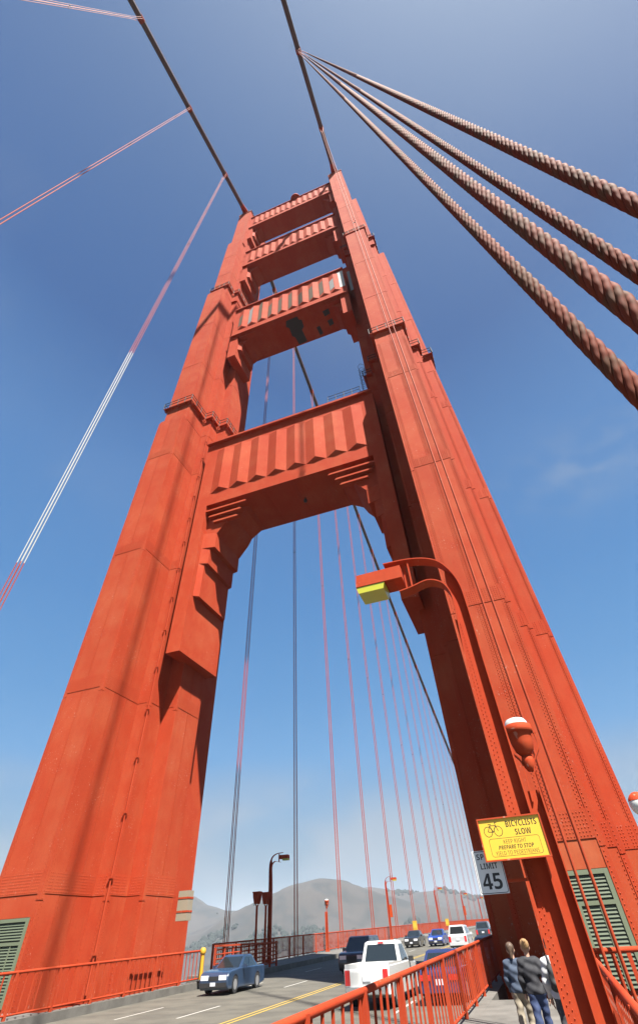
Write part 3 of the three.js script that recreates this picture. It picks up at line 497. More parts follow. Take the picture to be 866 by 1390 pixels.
function streetLamp(at, turn, label, group, rich) {
  const o = thing('street_lamp', label, 'street lamp', at, turn, group);
  // local: post from x -0.16 to 0.15, arm towards -x, web in the plane z 0, flanges across it
  const fd = 0.145, outer = bend([[0.15, 0], [0.15, 5.2], [0.16, 6.25], [0.14, 6.72], [0.05, 7.03], [-0.14, 7.33], [-0.38, 7.48], [-0.75, 7.57], [-1.3, 7.6]]), inner = bend([[-0.16, 0], [-0.15, 5.2], [-0.08, 6.45], [-0.10, 6.62], [-0.18, 6.80], [-0.32, 6.91], [-0.48, 6.95], [-0.80, 6.88], [-1.06, 6.84]]);
  stripAlong(new Geo(), outer, 0.022, -fd, fd).build('outer_flange', M.lamp, o);
  stripAlong(new Geo(), inner, -0.022, -fd, fd).build('inner_flange', M.lamp, o);
  const web = new Geo().prism([[-0.155, 0], [0.145, 0], [0.145, 6.3], [0.12, 6.72], [0.03, 7.02], [-0.08, 7.18], [-0.12, 6.9], [-0.07, 6.5], [-0.145, 5.2]], -0.012, 0.012, 'z').build('web', M.lamp, o);
  new Geo().prism([[-0.155, 0.02], [-0.05, 0.02], [-0.05, 6.05], [-0.145, 6.05]], -0.03, -0.012, 'z').build('riveted_strip', PLATES[2], o);
  if (rich) { const n = 92, im = new THREE.InstancedMesh(smallRivet, M.lamp, n * 2), m4 = new THREE.Matrix4(); for (let k = 0; k < n; k++) { m4.makeTranslation(-0.125 + (k % 2) * 0.004, 0.1 + k * 0.064, 0.034); im.setMatrixAt(k * 2, m4); m4.makeTranslation(-0.075, 0.13 + k * 0.064, 0.034); im.setMatrixAt(k * 2 + 1, m4); } im.name = 'rivets'; im.userData.kind = 'stuff'; o.add(im); }
  new Geo().box(-0.22, 0.22, -0.02, 0.22, -0.22, 0.22).box(-0.3, 0.3, -0.04, 0.03, -0.28, 0.28).build('base', M.lamp, o);
  const yh = 7.1, head = new Geo().prism([[-1.93, yh], [-0.94, yh], [-0.94, yh + 0.29], [-1.9, yh + 0.28]], -0.25, 0.26, 'z').build('lamp_head', M.lamp, o);
  new Geo().prism([[-1.93, yh - 0.005], [-1.32, yh - 0.005], [-1.36, yh - 0.15], [-1.89, yh - 0.15]], -0.235, 0.25, 'z').build('lens', M.yellowGlass, head);
  new Geo().box(-1.30, -1.12, yh - 0.012, yh + 0.001, -0.18, 0.18).build('ballast_cover', DARKP, head);
  new Geo().box(-0.92, -0.86, yh - 0.2, yh + 0.42, -0.02, 0.02).box(-0.80, -0.77, yh - 0.2, yh + 0.4, -0.11, -0.07).build('arm_bracket', M.lamp, o);
  return o;
}
const lampAt = (x, z) => [x, walkY(z), z];
const lamp0 = streetLamp([12.72, walkY(8.3) + 0.05, 8.3], 0, 'tall curved orange street lamp with yellow lens, close beside the sidewalk railing', null, true);
for (let k = 1; k < 7; k++) {
  const z = 8.3 + 45.72 * k, l = streetLamp(lampAt(-12.6, z), Math.PI, k === 1 ? 'dark curved street lamp in the tower shadow beside the two floodlight posts' : k === 2 ? 'sunlit curved street lamp with an orange box halfway up, nearest the tower shadow' : 'small curved street lamp far along the railing across the road', k > 2 ? 'distant street lamps along the far railing' : null);
  if (k === 2 || k === 4) new Geo().box(-0.55, 0.25, 2.6, k === 4 ? 4.6 : 4.1, -0.3, -0.16).build('sign_box', paint(1.15, 1.2, .6), l);
}
// ------------------------------------------------------------------ bowl lamps and floodlights on short posts
function bowlLamp(at, label, o2 = {}) {
  const o = thing('bowl_lamp', label, 'lamp', at, o2.turn || 0, o2.group), h = o2.h || 3.55;
  new Geo().box(-0.115, 0.115, 0, h, -0.012, 0.012).build('post_web', M.lamp, o);
  for (const s of [-1, 1]) new Geo().box(s > 0 ? 0.115 : -0.133, s > 0 ? 0.133 : -0.115, 0, h, -0.13, 0.13).build('post_flange', M.lamp, o);
  new Geo().box(-0.2, 0.2, -0.05, 0.15, -0.2, 0.2).build('base', M.lamp, o);
  const x = 0.1;
  for (const s of [-1, 1]) stripAlong(new Geo(), bend([[x * 0.3 + s * 0.05, h - 0.15], [x * 0.6 + s * 0.06, h + 0.2], [x + s * 0.1, h + 0.42], [x + s * 0.235, h + 0.62], [x + s * 0.235, h + 0.86]]), s * -0.02, -0.05, 0.05).build('fork_arm', M.lamp, o);
  new Geo().lathe([[0.001, h + 0.26], [0.05, h + 0.27], [0.085, h + 0.33], [0.1, h + 0.42], [0.085, h + 0.49], [0.001, h + 0.52]], x, 0, 0).build('socket', M.lamp, o);
  const bowl = new Geo().lathe([[0.001, h + 0.49], [0.08, h + 0.5], [0.15, h + 0.57], [0.185, h + 0.7], [0.195, h + 0.84], [0.22, h + 0.85], [0.228, h + 0.9], [0.22, h + 0.96], [0.2, h + 0.98], [0.195, h + 1.0]], x, 0, 0, 32).build('bowl', M.lamp, o);
  new Geo().lathe([[0.2, h + 0.975], [0.195, h + 1.02], [0.165, h + 1.07], [0.09, h + 1.1], [0.001, h + 1.11]], x, 0, 0, 32).build('white_cover', M.whiteGlass, bowl);
  new Geo().lathe([[0.206, h + 0.845], [0.236, h + 0.85], [0.242, h + 0.9], [0.236, h + 0.965], [0.203, h + 0.985]], x, 0, 0, 32).build('rim_ring', M.lamp, bowl);
  new Geo().box(x + 0.225, x + 0.27, h + 0.82, h + 0.98, -0.04, 0.04).build('clamp', DARKP, bowl);
  return o;
}
const bowl0 = bowlLamp([12.98, walkY(9.6), 9.6], 'orange bowl lamp with white cover on a riveted post behind the curved street lamp');
bowlLamp([-12.7, walkY(70), 70], 'small bowl lamp with bright white cover on the railing across the road', { h: 3.3 });
{
  const o = thing('globe_lamp', 'white glass globe lamp on an orange post where the sidewalk bends round the tower leg', 'lamp', [16.3, walkY(20), 20]);
  new Geo().tube([[0, 0, 0], [0, 3.98, 0]], 0.09, 10).build('post', M.lamp, o); new Geo().lathe([[0.001, 3.93], [0.16, 3.98], [0.18, 4.1], [0.12, 4.16], [0.001, 4.16]], 0, 0, 0, 20).build('collar', M.lamp, o);
  const ball = new THREE.SphereGeometry(0.3, 28, 20); ball.translate(0, 4.38, 0); new Geo().add(ball).build('globe', M.whiteGlass, o); new Geo().lathe([[0.292, 4.48], [0.27, 4.55], [0.2, 4.64], [0.1, 4.7], [0.001, 4.72]], 0, 0, 0, 24).build('cap', M.lamp, o);
}
function floodPost(at, label) {
  const o = thing('floodlight_post', label, 'floodlight', at, 0, 'pair of floodlight posts');
  new Geo().tube([[0, 0, 0], [0, 3.75, 0]], 0.1, 10).build('post', M.lamp, o);
  for (const s of [-1, 1]) new Geo().tube([[0, 3.6, 0], [s * 0.2, 3.9, 0], [s * 0.34, 4.2, 0], [s * 0.34, 4.45, 0]], 0.04, 6).build('yoke_arm', M.lamp, o);
  const h = new Geo().prism([[-0.16, 3.85], [0.16, 3.85], [0.3, 4.3], [0.33, 4.62], [-0.33, 4.62], [-0.3, 4.3]], -0.3, 0.3, 'z').build('floodlight_head', DARKP, o);
  new Geo().box(-0.36, 0.36, 4.6, 4.68, -0.33, 0.33).build('rim', M.lamp, h);
}
floodPost([-12.7, walkY(51.4), 51.4], 'dark floodlight post behind the railing, beside its twin and the tower leg');
floodPost([-12.7, walkY(53.3), 53.3], 'dark floodlight post behind the railing, beside its twin and the curved lamp');
// ------------------------------------------------------------------ signs
function canvasTexture(w, h, draw) { const c = document.createElement('canvas'); c.width = w; c.height = h; draw(c.getContext('2d')); const t = new THREE.CanvasTexture(c); t.colorSpace = THREE.SRGBColorSpace; t.anisotropy = 8; return t; }
function fitText(g, s, x, y, size, width, weight = 'bold', italic = '') { g.save(); g.font = `${italic} ${weight} ${size}px sans-serif`; const w = g.measureText(s).width; g.translate(x, y); g.scale(width / w, 1); g.textAlign = 'left'; g.textBaseline = 'alphabetic'; g.fillText(s, 0, 0); g.restore(); }
function face(w, h, y0, map, name, parent, z = -0.0035) { const g = new THREE.PlaneGeometry(w, h); g.translate(0, y0 + h / 2, -z); const o = new THREE.Mesh(g, new THREE.MeshStandardMaterial({ map, roughness: .45 })); o.name = name; o.receiveShadow = true; parent.add(o); return o; }
{
  const t = canvasTexture(1000, 520, g => {
    g.fillStyle = '#c2a030'; g.fillRect(0, 0, 1000, 520); g.strokeStyle = '#151410'; g.fillStyle = '#151410'; g.lineWidth = 9;
    const bx = 210, by = 150, wheel = 66; for (const [x, y] of [[bx - 78, by + 12], [bx + 88, by + 12]]) { g.beginPath(); g.arc(x, y, wheel, 0, 7); g.stroke(); }
    g.lineWidth = 10; const P0 = [bx - 78, by + 12], P1 = [bx + 88, by + 12], pedal = [bx + 5, by + 22], seat = [bx - 35, by - 68], head = [bx + 62, by - 62];
    for (const [a, b] of [[P0, pedal], [pedal, head], [seat, head], [seat, pedal], [P0, seat], [head, P1]]) { g.beginPath(); g.moveTo(...a); g.lineTo(...b); g.stroke(); }
    g.beginPath(); g.moveTo(bx - 62, by - 84); g.lineTo(bx - 8, by - 84); g.stroke(); g.beginPath(); g.moveTo(bx + 62, by - 62); g.lineTo(bx + 54, by - 104); g.lineTo(bx + 92, by - 104); g.stroke();
    fitText(g, 'BICYCLISTS', 430, 122, 112, 510); fitText(g, 'SLOW', 555, 232, 108, 260);
    g.lineWidth = 6; g.beginPath(); g.roundRect(110, 258, 800, 228, 36); g.stroke();
    fitText(g, 'KEEP RIGHT', 330, 332, 72, 370, 'normal'); fitText(g, 'PREPARE TO STOP', 230, 402, 72, 560, 'bold', 'italic'); fitText(g, 'YIELD TO PEDESTRIANS', 170, 472, 72, 690, 'normal');
  });
  const s = thing('warning_sign', 'yellow bicyclists slow sign with black lettering on the curved street lamp post', 'sign', [12.53, 2.685, 8.08]);
  new Geo().box(-0.405, 0.405, 0, 0.425, 0, 0.004).build('panel', M.signBack, s);
  const fr = new Geo().box(-0.42, 0.42, -0.016, 0.0, -0.02, 0.012).box(-0.42, 0.42, 0.425, 0.441, -0.02, 0.012).box(-0.42, -0.404, 0, 0.425, -0.02, 0.012).box(0.404, 0.42, 0, 0.425, -0.02, 0.012).build('frame', M.lamp, s);
  face(0.81, 0.425, 0, t, 'printed_face', s);
  new Geo().box(-0.1, -0.06, 0.08, 0.12, 0.004, 0.1).box(-0.1, -0.06, 0.3, 0.34, 0.004, 0.1).box(0.06, 0.1, 0.08, 0.12, 0.004, 0.1).box(0.06, 0.1, 0.3, 0.34, 0.004, 0.1).build('mounting_bracket', M.steel, s);
}
{
  const t = canvasTexture(500, 600, g => { g.fillStyle = '#c2c4c3'; g.fillRect(0, 0, 500, 600); g.strokeStyle = '#141414'; g.fillStyle = '#141414'; g.lineWidth = 9; g.beginPath(); g.roundRect(14, 14, 472, 572, 36); g.stroke(); fitText(g, 'SPEED', 62, 128, 112, 376); fitText(g, 'LIMIT', 94, 262, 112, 312); fitText(g, '45', 80, 536, 300, 350); });
  const s = thing('speed_sign', 'white speed limit 45 sign partly behind the yellow sign', 'sign', [12.12, 2.365, 8.215]);
  new Geo().box(-0.185, 0.185, 0, 0.44, 0, 0.004).build('panel', M.signBack, s); face(0.37, 0.44, 0, t, 'printed_face', s);
  new Geo().box(-0.02, 0.46, 0.34, 0.37, 0.004, 0.03).box(-0.02, 0.46, 0.1, 0.13, 0.004, 0.03).build('mounting_arm', M.lamp, s);
}
// ------------------------------------------------------------------ railings
function railing(name, label, path, yf, o = {}) {       // path of (X,Z) points; posts and balusters each a part, far ones joined
  const g = thing(name, label, 'railing', [0, 0, 0], 0, o.group), h = o.h || 1.35, mat = o.mat || P;
  const pts = []; for (let k = 0; k < path.length - 1; k++) { const a = path[k], b = path[k + 1], len = Math.hypot(b[0] - a[0], b[1] - a[1]), n = Math.max(1, Math.ceil(len / 8)); for (let q = 0; q < n; q++) pts.push([mix(a[0], b[0], q / n), mix(a[1], b[1], q / n)]); } pts.push(path[path.length - 1]);
  for (const [hh, r, nm] of o.rails || [[h, 0.05, 'top_rail'], [0.14, 0.035, 'bottom_rail']]) new Geo().tube(pts.map(([x, z]) => [x, yf(z) + hh, z]), r, 8).build(nm, mat, g);
  const far = new Geo(); let count = 0, acc = 0;
  for (let k = 0; k < path.length - 1; k++) {
    const a = path[k], b = path[k + 1], len = Math.hypot(b[0] - a[0], b[1] - a[1]), dx = (b[0] - a[0]) / len, dz = (b[1] - a[1]) / len, alongX = Math.abs(dx) > Math.abs(dz);
    const bar = (s, w, t, y0, y1, geo) => { const x = a[0] + dx * s, z = a[1] + dz * s, y = yf(z); return (geo || new Geo()).box(x - (alongX ? w : t) / 2, x + (alongX ? w : t) / 2, y + y0, y + y1, z - (alongX ? t : w) / 2, z + (alongX ? t : w) / 2); };
    for (let s = 0; s <= len; s += o.post || 2.6) { const z = a[1] + dz * s; if (z < (o.nearTo || 60)) bar(s, 0.11, 0.11, -0.02, h + 0.02).build('post', mat, g); else bar(s, 0.11, 0.11, -0.02, h + 0.02, far); }
    if (o.gap) for (let s = o.gap / 2; s < len; s += o.gap) { const z = a[1] + dz * s; if (((s + 1e-6) % (o.post || 2.6)) < 0.09) continue; if (z > (o.fromZ ?? -99) && z < (o.nearTo || 60) && count < 260) { count++; bar(s, o.bar || 0.05, 0.035, 0.14, h, null).build('baluster', mat, g); } else bar(s, o.bar || 0.05, 0.03, 0.14, h, far); }
  }
  if (far.p.length) { const f = far.build('far_balusters', mat, g); f.userData.kind = 'stuff'; }
  return g;
}
railing('road_railing', 'orange railing between the roadway and the sidewalk, running past the dark tower leg', [[9.5, 3], [9.5, 150]], walkY, { gap: 0.42, bar: 0.05, post: 2.52, nearTo: 45 });
railing('road_railing', 'orange railing along the road in front of the tower leg across the road', [[-9.5, 2], [-9.5, 37.5]], walkY, { gap: 0.42, bar: 0.05, post: 2.52, nearTo: 45, fromZ: 14 });
railing('sidewalk_railing', 'orange picket railing bending round the tower leg with the green door', [[13.25, -6], [13.25, 16.6], [20.9, 16.6], [20.9, 44]], walkY, { gap: 0.34, bar: 0.09, post: 2.72, nearTo: 40, fromZ: 3, h: 1.4 });
railing('sidewalk_railing', 'orange picket railing bending round the tower leg across the road', [[-13.25, -6], [-13.25, 16.6], [-20.9, 16.6], [-20.9, 44]], walkY, { gap: 0.34, bar: 0.09, post: 2.72, nearTo: 0, h: 1.4 });
railing('sidewalk_railing', 'long orange railing along the far edge of the bridge beyond the tower', [[-13.25, 45], [-13.25, 420]], walkY, { gap: 0.3, bar: 0.09, post: 3.8, nearTo: 120, fromZ: 400, h: 1.5 });
{ // slatted panels at the foot of the leg across the road
  const g = thing('slatted_barrier', 'orange barrier of horizontal slats beside the yellow post and the tower leg', 'barrier');
  for (let z = 39; z <= 49.1; z += 1.25) new Geo().box(-9.62, -9.5, walkY(z) - 0.02, walkY(z) + 1.42, z - 0.06, z + 0.06).build('post', P, g);
  for (let k = 0; k < 6; k++) new Geo().tube([[-9.56, walkY(39) + 0.2 + k * 0.22, 39], [-9.56, walkY(49) + 0.2 + k * 0.22, 49]], 0.04, 6).build('slat', P, g);
  new Geo().box(-9.66, -9.46, walkY(44) + 1.36, walkY(44) + 1.46, 39, 49).build('top_rail', P, g);
}
{ const o = thing('delineator_post', 'bright yellow post beside the slatted barrier under the tower leg', 'post', [-9.2, walkY(36.8), 36.8]);
  new Geo().tube([[0, 0, 0], [0, 1.45, 0]], 0.11, 12).build('tube', M.yellow, o); new Geo().lathe([[0.001, 0.1], [0.2, 0.1], [0.22, 0], [0.001, 0]], 0, 0, 0, 16).build('foot', M.rubber, o); new Geo().lathe([[0.13, 1.2], [0.18, 1.26], [0.18, 1.42], [0.1, 1.5], [0.001, 1.5]], 0, 0, 0, 12).build('cap', M.yellow, o); }
{ const o = thing('equipment_box', 'beige equipment box with two straps on the inner side of the tower leg', 'box', [-9.55, 3.3, 34.6]);
  new Geo().box(-0.42, 0.34, 0, 1.42, -0.3, 0.3).build('cabinet', M.beige, o); for (const y of [0.38, 1.02]) new Geo().box(-0.44, 0.36, y, y + 0.09, -0.32, 0.32).build('strap', PLATES[1], o); }
for (const [z, k] of [[106, 'nearer the orange boxed lamp'], [140, 'farther along']]) { const o = thing('call_box', 'small yellow roadside box on the railing across the road, ' + k, 'call box', [-9.9, walkY(z), z]); new Geo().box(-0.07, 0.07, 0, 1.3, -0.07, 0.07).build('post', P, o); new Geo().box(-0.35, 0.35, 0.9, 2.0, -0.2, 0.2).build('box', M.yellow, o); new Geo().box(-0.28, 0.28, 1.15, 1.75, -0.22, -0.2).build('door', plain(.5, .3, .03), o); }
// ------------------------------------------------------------------ vehicles
const glassM = new THREE.MeshPhysicalMaterial({ color: lin(.012, .016, .018), roughness: .06, clearcoat: 1, clearcoatRoughness: .03 }), tailM = new THREE.MeshPhysicalMaterial({ color: lin(.45, .01, .01), roughness: .2, clearcoat: 1 }), headM = new THREE.MeshPhysicalMaterial({ color: lin(.7, .7, .72), roughness: .1, clearcoat: 1 }), chrome = plain(.7, .7, .72, .15, 1), plateM = plain(.45, .46, .5, .5);
const carPaint = (r, g, b) => new THREE.MeshPhysicalMaterial({ color: lin(r, g, b), roughness: .35, clearcoat: 1, clearcoatRoughness: .05 });
function car(kind, col, at, turn, label) {               // local: nose towards +z of the scene (away from travel -z): front at +Z ahead
  const o = thing(kind === 'pickup' ? 'pickup_truck' : kind === 'suv' ? 'suv' : 'car', label, kind === 'pickup' ? 'pickup truck' : kind === 'suv' ? 'suv' : 'car', at, turn, 'vehicles on the bridge roadway');
  const D = { sedan: { L: 4.6, W: 1.78, H: 1.45, belt: .88, cl: .22 }, suv: { L: 4.75, W: 1.88, H: 1.78, belt: 1.05, cl: .26 }, pickup: { L: 5.4, W: 1.9, H: 1.82, belt: 1.1, cl: .3 } }[kind], m = carPaint(...col);
  const L = D.L / 2, w = D.W / 2, b = D.belt, r = kind === 'sedan' ? 0.33 : 0.38, wf = L - 0.88, wr = -L + 0.95;
  const s = new THREE.Shape(); s.moveTo(-L + 0.04, D.cl + 0.1);                          // side profile, x is forward
  const arch = x => { s.lineTo(x - r - 0.07, D.cl); s.absarc(x, r, r + 0.07, Math.PI - 0.05, 0.05, true); s.lineTo(x + r + 0.07, D.cl); };
  arch(wr); arch(wf);
  s.lineTo(L - 0.1, D.cl); s.quadraticCurveTo(L, D.cl + 0.1, L, D.cl + 0.3); s.lineTo(L - 0.03, b - 0.22); s.quadraticCurveTo(L - 0.1, b - 0.08, L - 0.35, b - 0.06);
  const cowl = kind === 'sedan' ? L - 1.35 : L - 1.25; s.lineTo(cowl, b + 0.02); s.lineTo(-L + 0.12, b + (kind === 'sedan' ? 0.04 : 0.0)); s.quadraticCurveTo(-L, b - 0.02, -L, b - 0.14); s.lineTo(-L + 0.02, D.cl + 0.3); s.closePath();
  const bg = new THREE.ExtrudeGeometry(s, { depth: D.W - 0.16, bevelEnabled: true, bevelSize: 0.05, bevelThickness: 0.08, bevelSegments: 3, curveSegments: 8 }); bg.translate(0, 0, -(D.W - 0.16) / 2); bg.rotateY(Math.PI / 2);
  // after turning: local x across, -z forward; helper for boxes in (across, up, forward)
  const body = new THREE.Mesh(bg, m); body.name = 'body'; body.castShadow = body.receiveShadow = true; o.add(body);
  const f0 = kind === 'pickup' ? cowl - 0.05 : cowl - 0.02, r0 = kind === 'sedan' ? -L + 0.75 : kind === 'suv' ? -L + 0.12 : -0.35, f1 = f0 - (kind === 'sedan' ? 0.85 : 0.7), r1 = r0 + (kind === 'sedan' ? 0.7 : 0.28), wt = w - 0.2, H = D.H, wb = w - 0.04;
  const cab = [[-wb, b - 0.02, r0], [wb, b - 0.02, r0], [wb, b - 0.02, f0], [-wb, b - 0.02, f0]], top = [[-wt, H - 0.05, r1], [wt, H - 0.05, r1], [wt, H - 0.05, f1], [-wt, H - 0.05, f1]], roof = [[-wt + 0.1, H, r1 + 0.12], [wt - 0.1, H, r1 + 0.12], [wt - 0.1, H, f1 - 0.14], [-wt + 0.1, H, f1 - 0.14]];
  const cg = new Geo(); for (let k = 0; k < 4; k++) { const n = (k + 1) % 4; cg.quad(cab[k], cab[n], top[n], top[k]); cg.quad(top[k], top[n], roof[n], roof[k]); } cg.quad(roof[0], roof[1], roof[2], roof[3]);
  const cabin = cg.build('cabin', m, o);
  const pane = (A, B, C, Dd, i0, i1, j0, j1, e) => { const q = (u, v) => [0, 1, 2].map(k => mix(mix(A[k], B[k], u), mix(Dd[k], C[k], u), v) + e[k]); return new Geo().quad(q(i0, j0), q(i1, j0), q(i1, j1), q(i0, j1)).build('window', glassM, cabin); };
  pane(cab[0], cab[1], top[1], top[0], .08, .92, .16, .9, [0, .004, -.012]); pane(cab[2], cab[3], top[3], top[2], .06, .94, .1, .94, [0, .006, .012]);
  for (const [A, B, C, E2, e] of [[cab[1], cab[2], top[2], top[1], .012], [cab[3], cab[0], top[0], top[3], -.012]]) { pane(A, B, C, E2, .1, .46, .14, .88, [e, .003, 0]); pane(A, B, C, E2, .5, .9, .14, .88, [e, .003, 0]); }
  for (const x of [-1, 1]) for (const z of [wf, wr]) {
    const t = new THREE.CylinderGeometry(r, r, 0.22, 20); t.rotateZ(Math.PI / 2); const wh = new Geo().add(t, x * (w - 0.12), r, z).build('wheel', M.rubber, o);
    const rim = new THREE.CylinderGeometry(r * 0.62, r * 0.62, 0.23, 14); rim.rotateZ(Math.PI / 2); new Geo().add(rim, x * (w - 0.12), r, z).build('rim', M.steel, wh);
  }
  for (const x of [-1, 1]) {
    const bx = (x0, x1, y0, y1, z0, z1, n, mm) => new Geo().box(x > 0 ? x0 : -x1, x > 0 ? x1 : -x0, y0, y1, z0, z1).build(n, mm, o);
    if (kind === 'sedan') bx(w - 0.52, w - 0.06, b - 0.26, b - 0.1, -L - 0.06, -L + 0.02, 'tail_light', tailM); else bx(w - 0.26, w - 0.05, b - 0.48, b - 0.06, -L - 0.06, -L + 0.02, 'tail_light', tailM);
    bx(w - 0.55, w - 0.1, b - 0.34, b - 0.16, L - 0.02, L + 0.055, 'headlight', headM);
    bx(w - 0.02, w + 0.2, b + 0.02, b + 0.18, f0 - 0.42, f0 - 0.3, 'mirror', kind === 'pickup' ? M.dark : m);
  }
  new Geo().box(-w + 0.08, w - 0.08, D.cl + 0.08, D.cl + 0.28, -L - 0.1, -L).build('rear_bumper', kind === 'pickup' ? chrome : m, o);
  new Geo().box(-w + 0.08, w - 0.08, D.cl + 0.05, D.cl + 0.22, L, L + 0.09).build('front_bumper', M.dark, o); new Geo().box(-w + 0.6, w - 0.6, D.cl + 0.3, b - 0.2, L - 0.02, L + 0.06).build('grille', M.dark, o);
  new Geo().box(-0.16, 0.16, b - 0.38, b - 0.22, -L - 0.07, -L - 0.05).build('licence_plate', plateM, o); new Geo().box(-0.16, 0.16, D.cl + 0.1, D.cl + 0.24, L + 0.09, L + 0.1).build('licence_plate', plateM, o);
  if (kind === 'pickup') { new Geo().box(-w + 0.1, w - 0.1, b - 0.01, b + 0.012, -L + 0.12, r0 - 0.06).build('bed_floor', M.dark, o); for (const x of [-1, 1]) new Geo().box(x > 0 ? w - 0.1 : -w + 0.02, x > 0 ? w - 0.02 : -w + 0.1, b, b + 0.1, -L + 0.05, r0).build('bed_rail', m, o); new Geo().box(-w + 0.05, w - 0.05, b - 0.05, b + 0.1, -L - 0.02, -L + 0.06).build('tailgate', m, o); new Geo().box(-0.13, 0.13, H - 0.09, H - 0.04, r0 + 0.2, r0 + 0.26).build('brake_light', tailM, o); }
  return o;
}
const onRoad = (x, z) => [x, roadY(z), z];
car('pickup', [.5, .5, .485], onRoad(5.0, 28.5), 0, 'white pickup truck driving away in the next lane');
car('suv', [.012, .016, .03], onRoad(-0.7, 44), Math.PI, 'dark navy suv coming towards us behind the white pickup');
car('sedan', [.008, .008, .009], onRoad(-4.6, 80), Math.PI, 'small black car coming past the far railing beside the blue car');
car('sedan', [.008, .03, .18], onRoad(-1.6, 80), Math.PI, 'bright blue car coming towards us beside the black car');
car('suv', [.4, .41, .42], onRoad(2.9, 68), 0, 'white suv with red tail lights driving away ahead of the dark blue car');
car('suv', [.02, .03, .045], onRoad(3.1, 90), 0, 'dark suv driving away just ahead of the white suv');
car('sedan', [.01, .011, .013], onRoad(-1.2, 128), Math.PI, 'distant black car coming towards us near the dark tower leg');
car('sedan', [.012, .02, .07], onRoad(7.75, 29), 0, 'dark blue car behind the sidewalk railing');
car('sedan', [.24, .25, .26], onRoad(8.2, 43), 0, 'silver car half hidden by the tower leg and the railing');
car('sedan', [.016, .034, .07], onRoad(-5.9, 35), Math.PI, 'light blue car in front of the slatted barrier');
// ------------------------------------------------------------------ people
function surfaceNet(sdf, lo, hi, cell) {
  const n = [0, 1, 2].map(k => Math.ceil((hi[k] - lo[k]) / cell) + 1), val = new Float32Array(n[0] * n[1] * n[2]), at = (i, j, k) => i + n[0] * (j + n[1] * k);
  for (let k = 0; k < n[2]; k++) for (let j = 0; j < n[1]; j++) for (let i = 0; i < n[0]; i++) val[at(i, j, k)] = sdf(lo[0] + i * cell, lo[1] + j * cell, lo[2] + k * cell);
  const id = new Int32Array(val.length).fill(-1), pos = [], idx = [];
  for (let k = 0; k < n[2] - 1; k++) for (let j = 0; j < n[1] - 1; j++) for (let i = 0; i < n[0] - 1; i++) {
    let c = 0, x = 0, y = 0, z = 0; const v = []; for (let q = 0; q < 8; q++) v.push(val[at(i + (q & 1), j + (q >> 1 & 1), k + (q >> 2))]);
    for (let a = 0; a < 8; a++) for (let b = 0; b < 3; b++) { const d = a | (1 << b); if (d === a) continue; if ((v[a] < 0) !== (v[d] < 0)) { const t = v[a] / (v[a] - v[d]); x += (a & 1) + (b === 0 ? t : 0); y += (a >> 1 & 1) + (b === 1 ? t : 0); z += (a >> 2) + (b === 2 ? t : 0); c++; } }
    if (c) { id[at(i, j, k)] = pos.length / 3; pos.push(lo[0] + (i + x / c) * cell, lo[1] + (j + y / c) * cell, lo[2] + (k + z / c) * cell); }
  }
  for (let k = 1; k < n[2] - 1; k++) for (let j = 1; j < n[1] - 1; j++) for (let i = 1; i < n[0] - 1; i++) {
    const v0 = val[at(i, j, k)];
    for (const [v1, q] of [[val[at(i + 1, j, k)], [[0, -1, -1], [0, 0, -1], [0, 0, 0], [0, -1, 0]]], [val[at(i, j + 1, k)], [[-1, 0, -1], [-1, 0, 0], [0, 0, 0], [0, 0, -1]]], [val[at(i, j, k + 1)], [[-1, -1, 0], [0, -1, 0], [0, 0, 0], [-1, 0, 0]]]]) {
      if ((v0 < 0) === (v1 < 0)) continue; const f = q.map(([a, b, c]) => id[at(i + a, j + b, k + c)]); if (f.some(t => t < 0)) continue;
      v0 < 0 ? idx.push(f[0], f[1], f[2], f[0], f[2], f[3]) : idx.push(f[2], f[1], f[0], f[3], f[2], f[0]);
    }
  }
  const g = new THREE.BufferGeometry(); g.setAttribute('position', new THREE.Float32BufferAttribute(pos, 3)); g.setIndex(idx); g.computeVertexNormals(); return g;
}
const smin = (a, b, k) => { const h = Math.max(k - Math.abs(a - b), 0) / k; return Math.min(a, b) - h * h * k * 0.25; };
function bones(list, k, grow = 0) {                     // tapered capsules [ax,ay,az,bx,by,bz,ra,rb]
  return (x, y, z) => { let d = 9; for (const [ax, ay, az, bx, by, bz, ra, rb] of list) { const ux = bx - ax, uy = by - ay, uz = bz - az, t = clamp(((x - ax) * ux + (y - ay) * uy + (z - az) * uz) / (ux * ux + uy * uy + uz * uz + 1e-9)); d = smin(d, Math.hypot(x - ax - ux * t, y - ay - uy * t, z - az - uz * t) - mix(ra, rb, t) - grow, k); } return d; };
}
function mergeMesh(gs) { const p = [], n = [], i = []; for (const g of gs) { const k = p.length / 3; p.push(...g.attributes.position.array); n.push(...g.attributes.normal.array); for (const q of g.index.array) i.push(q + k); } const g = new THREE.BufferGeometry(); g.setAttribute('position', new THREE.Float32BufferAttribute(p, 3)); g.setAttribute('normal', new THREE.Float32BufferAttribute(n, 3)); g.setIndex(i); return g; }
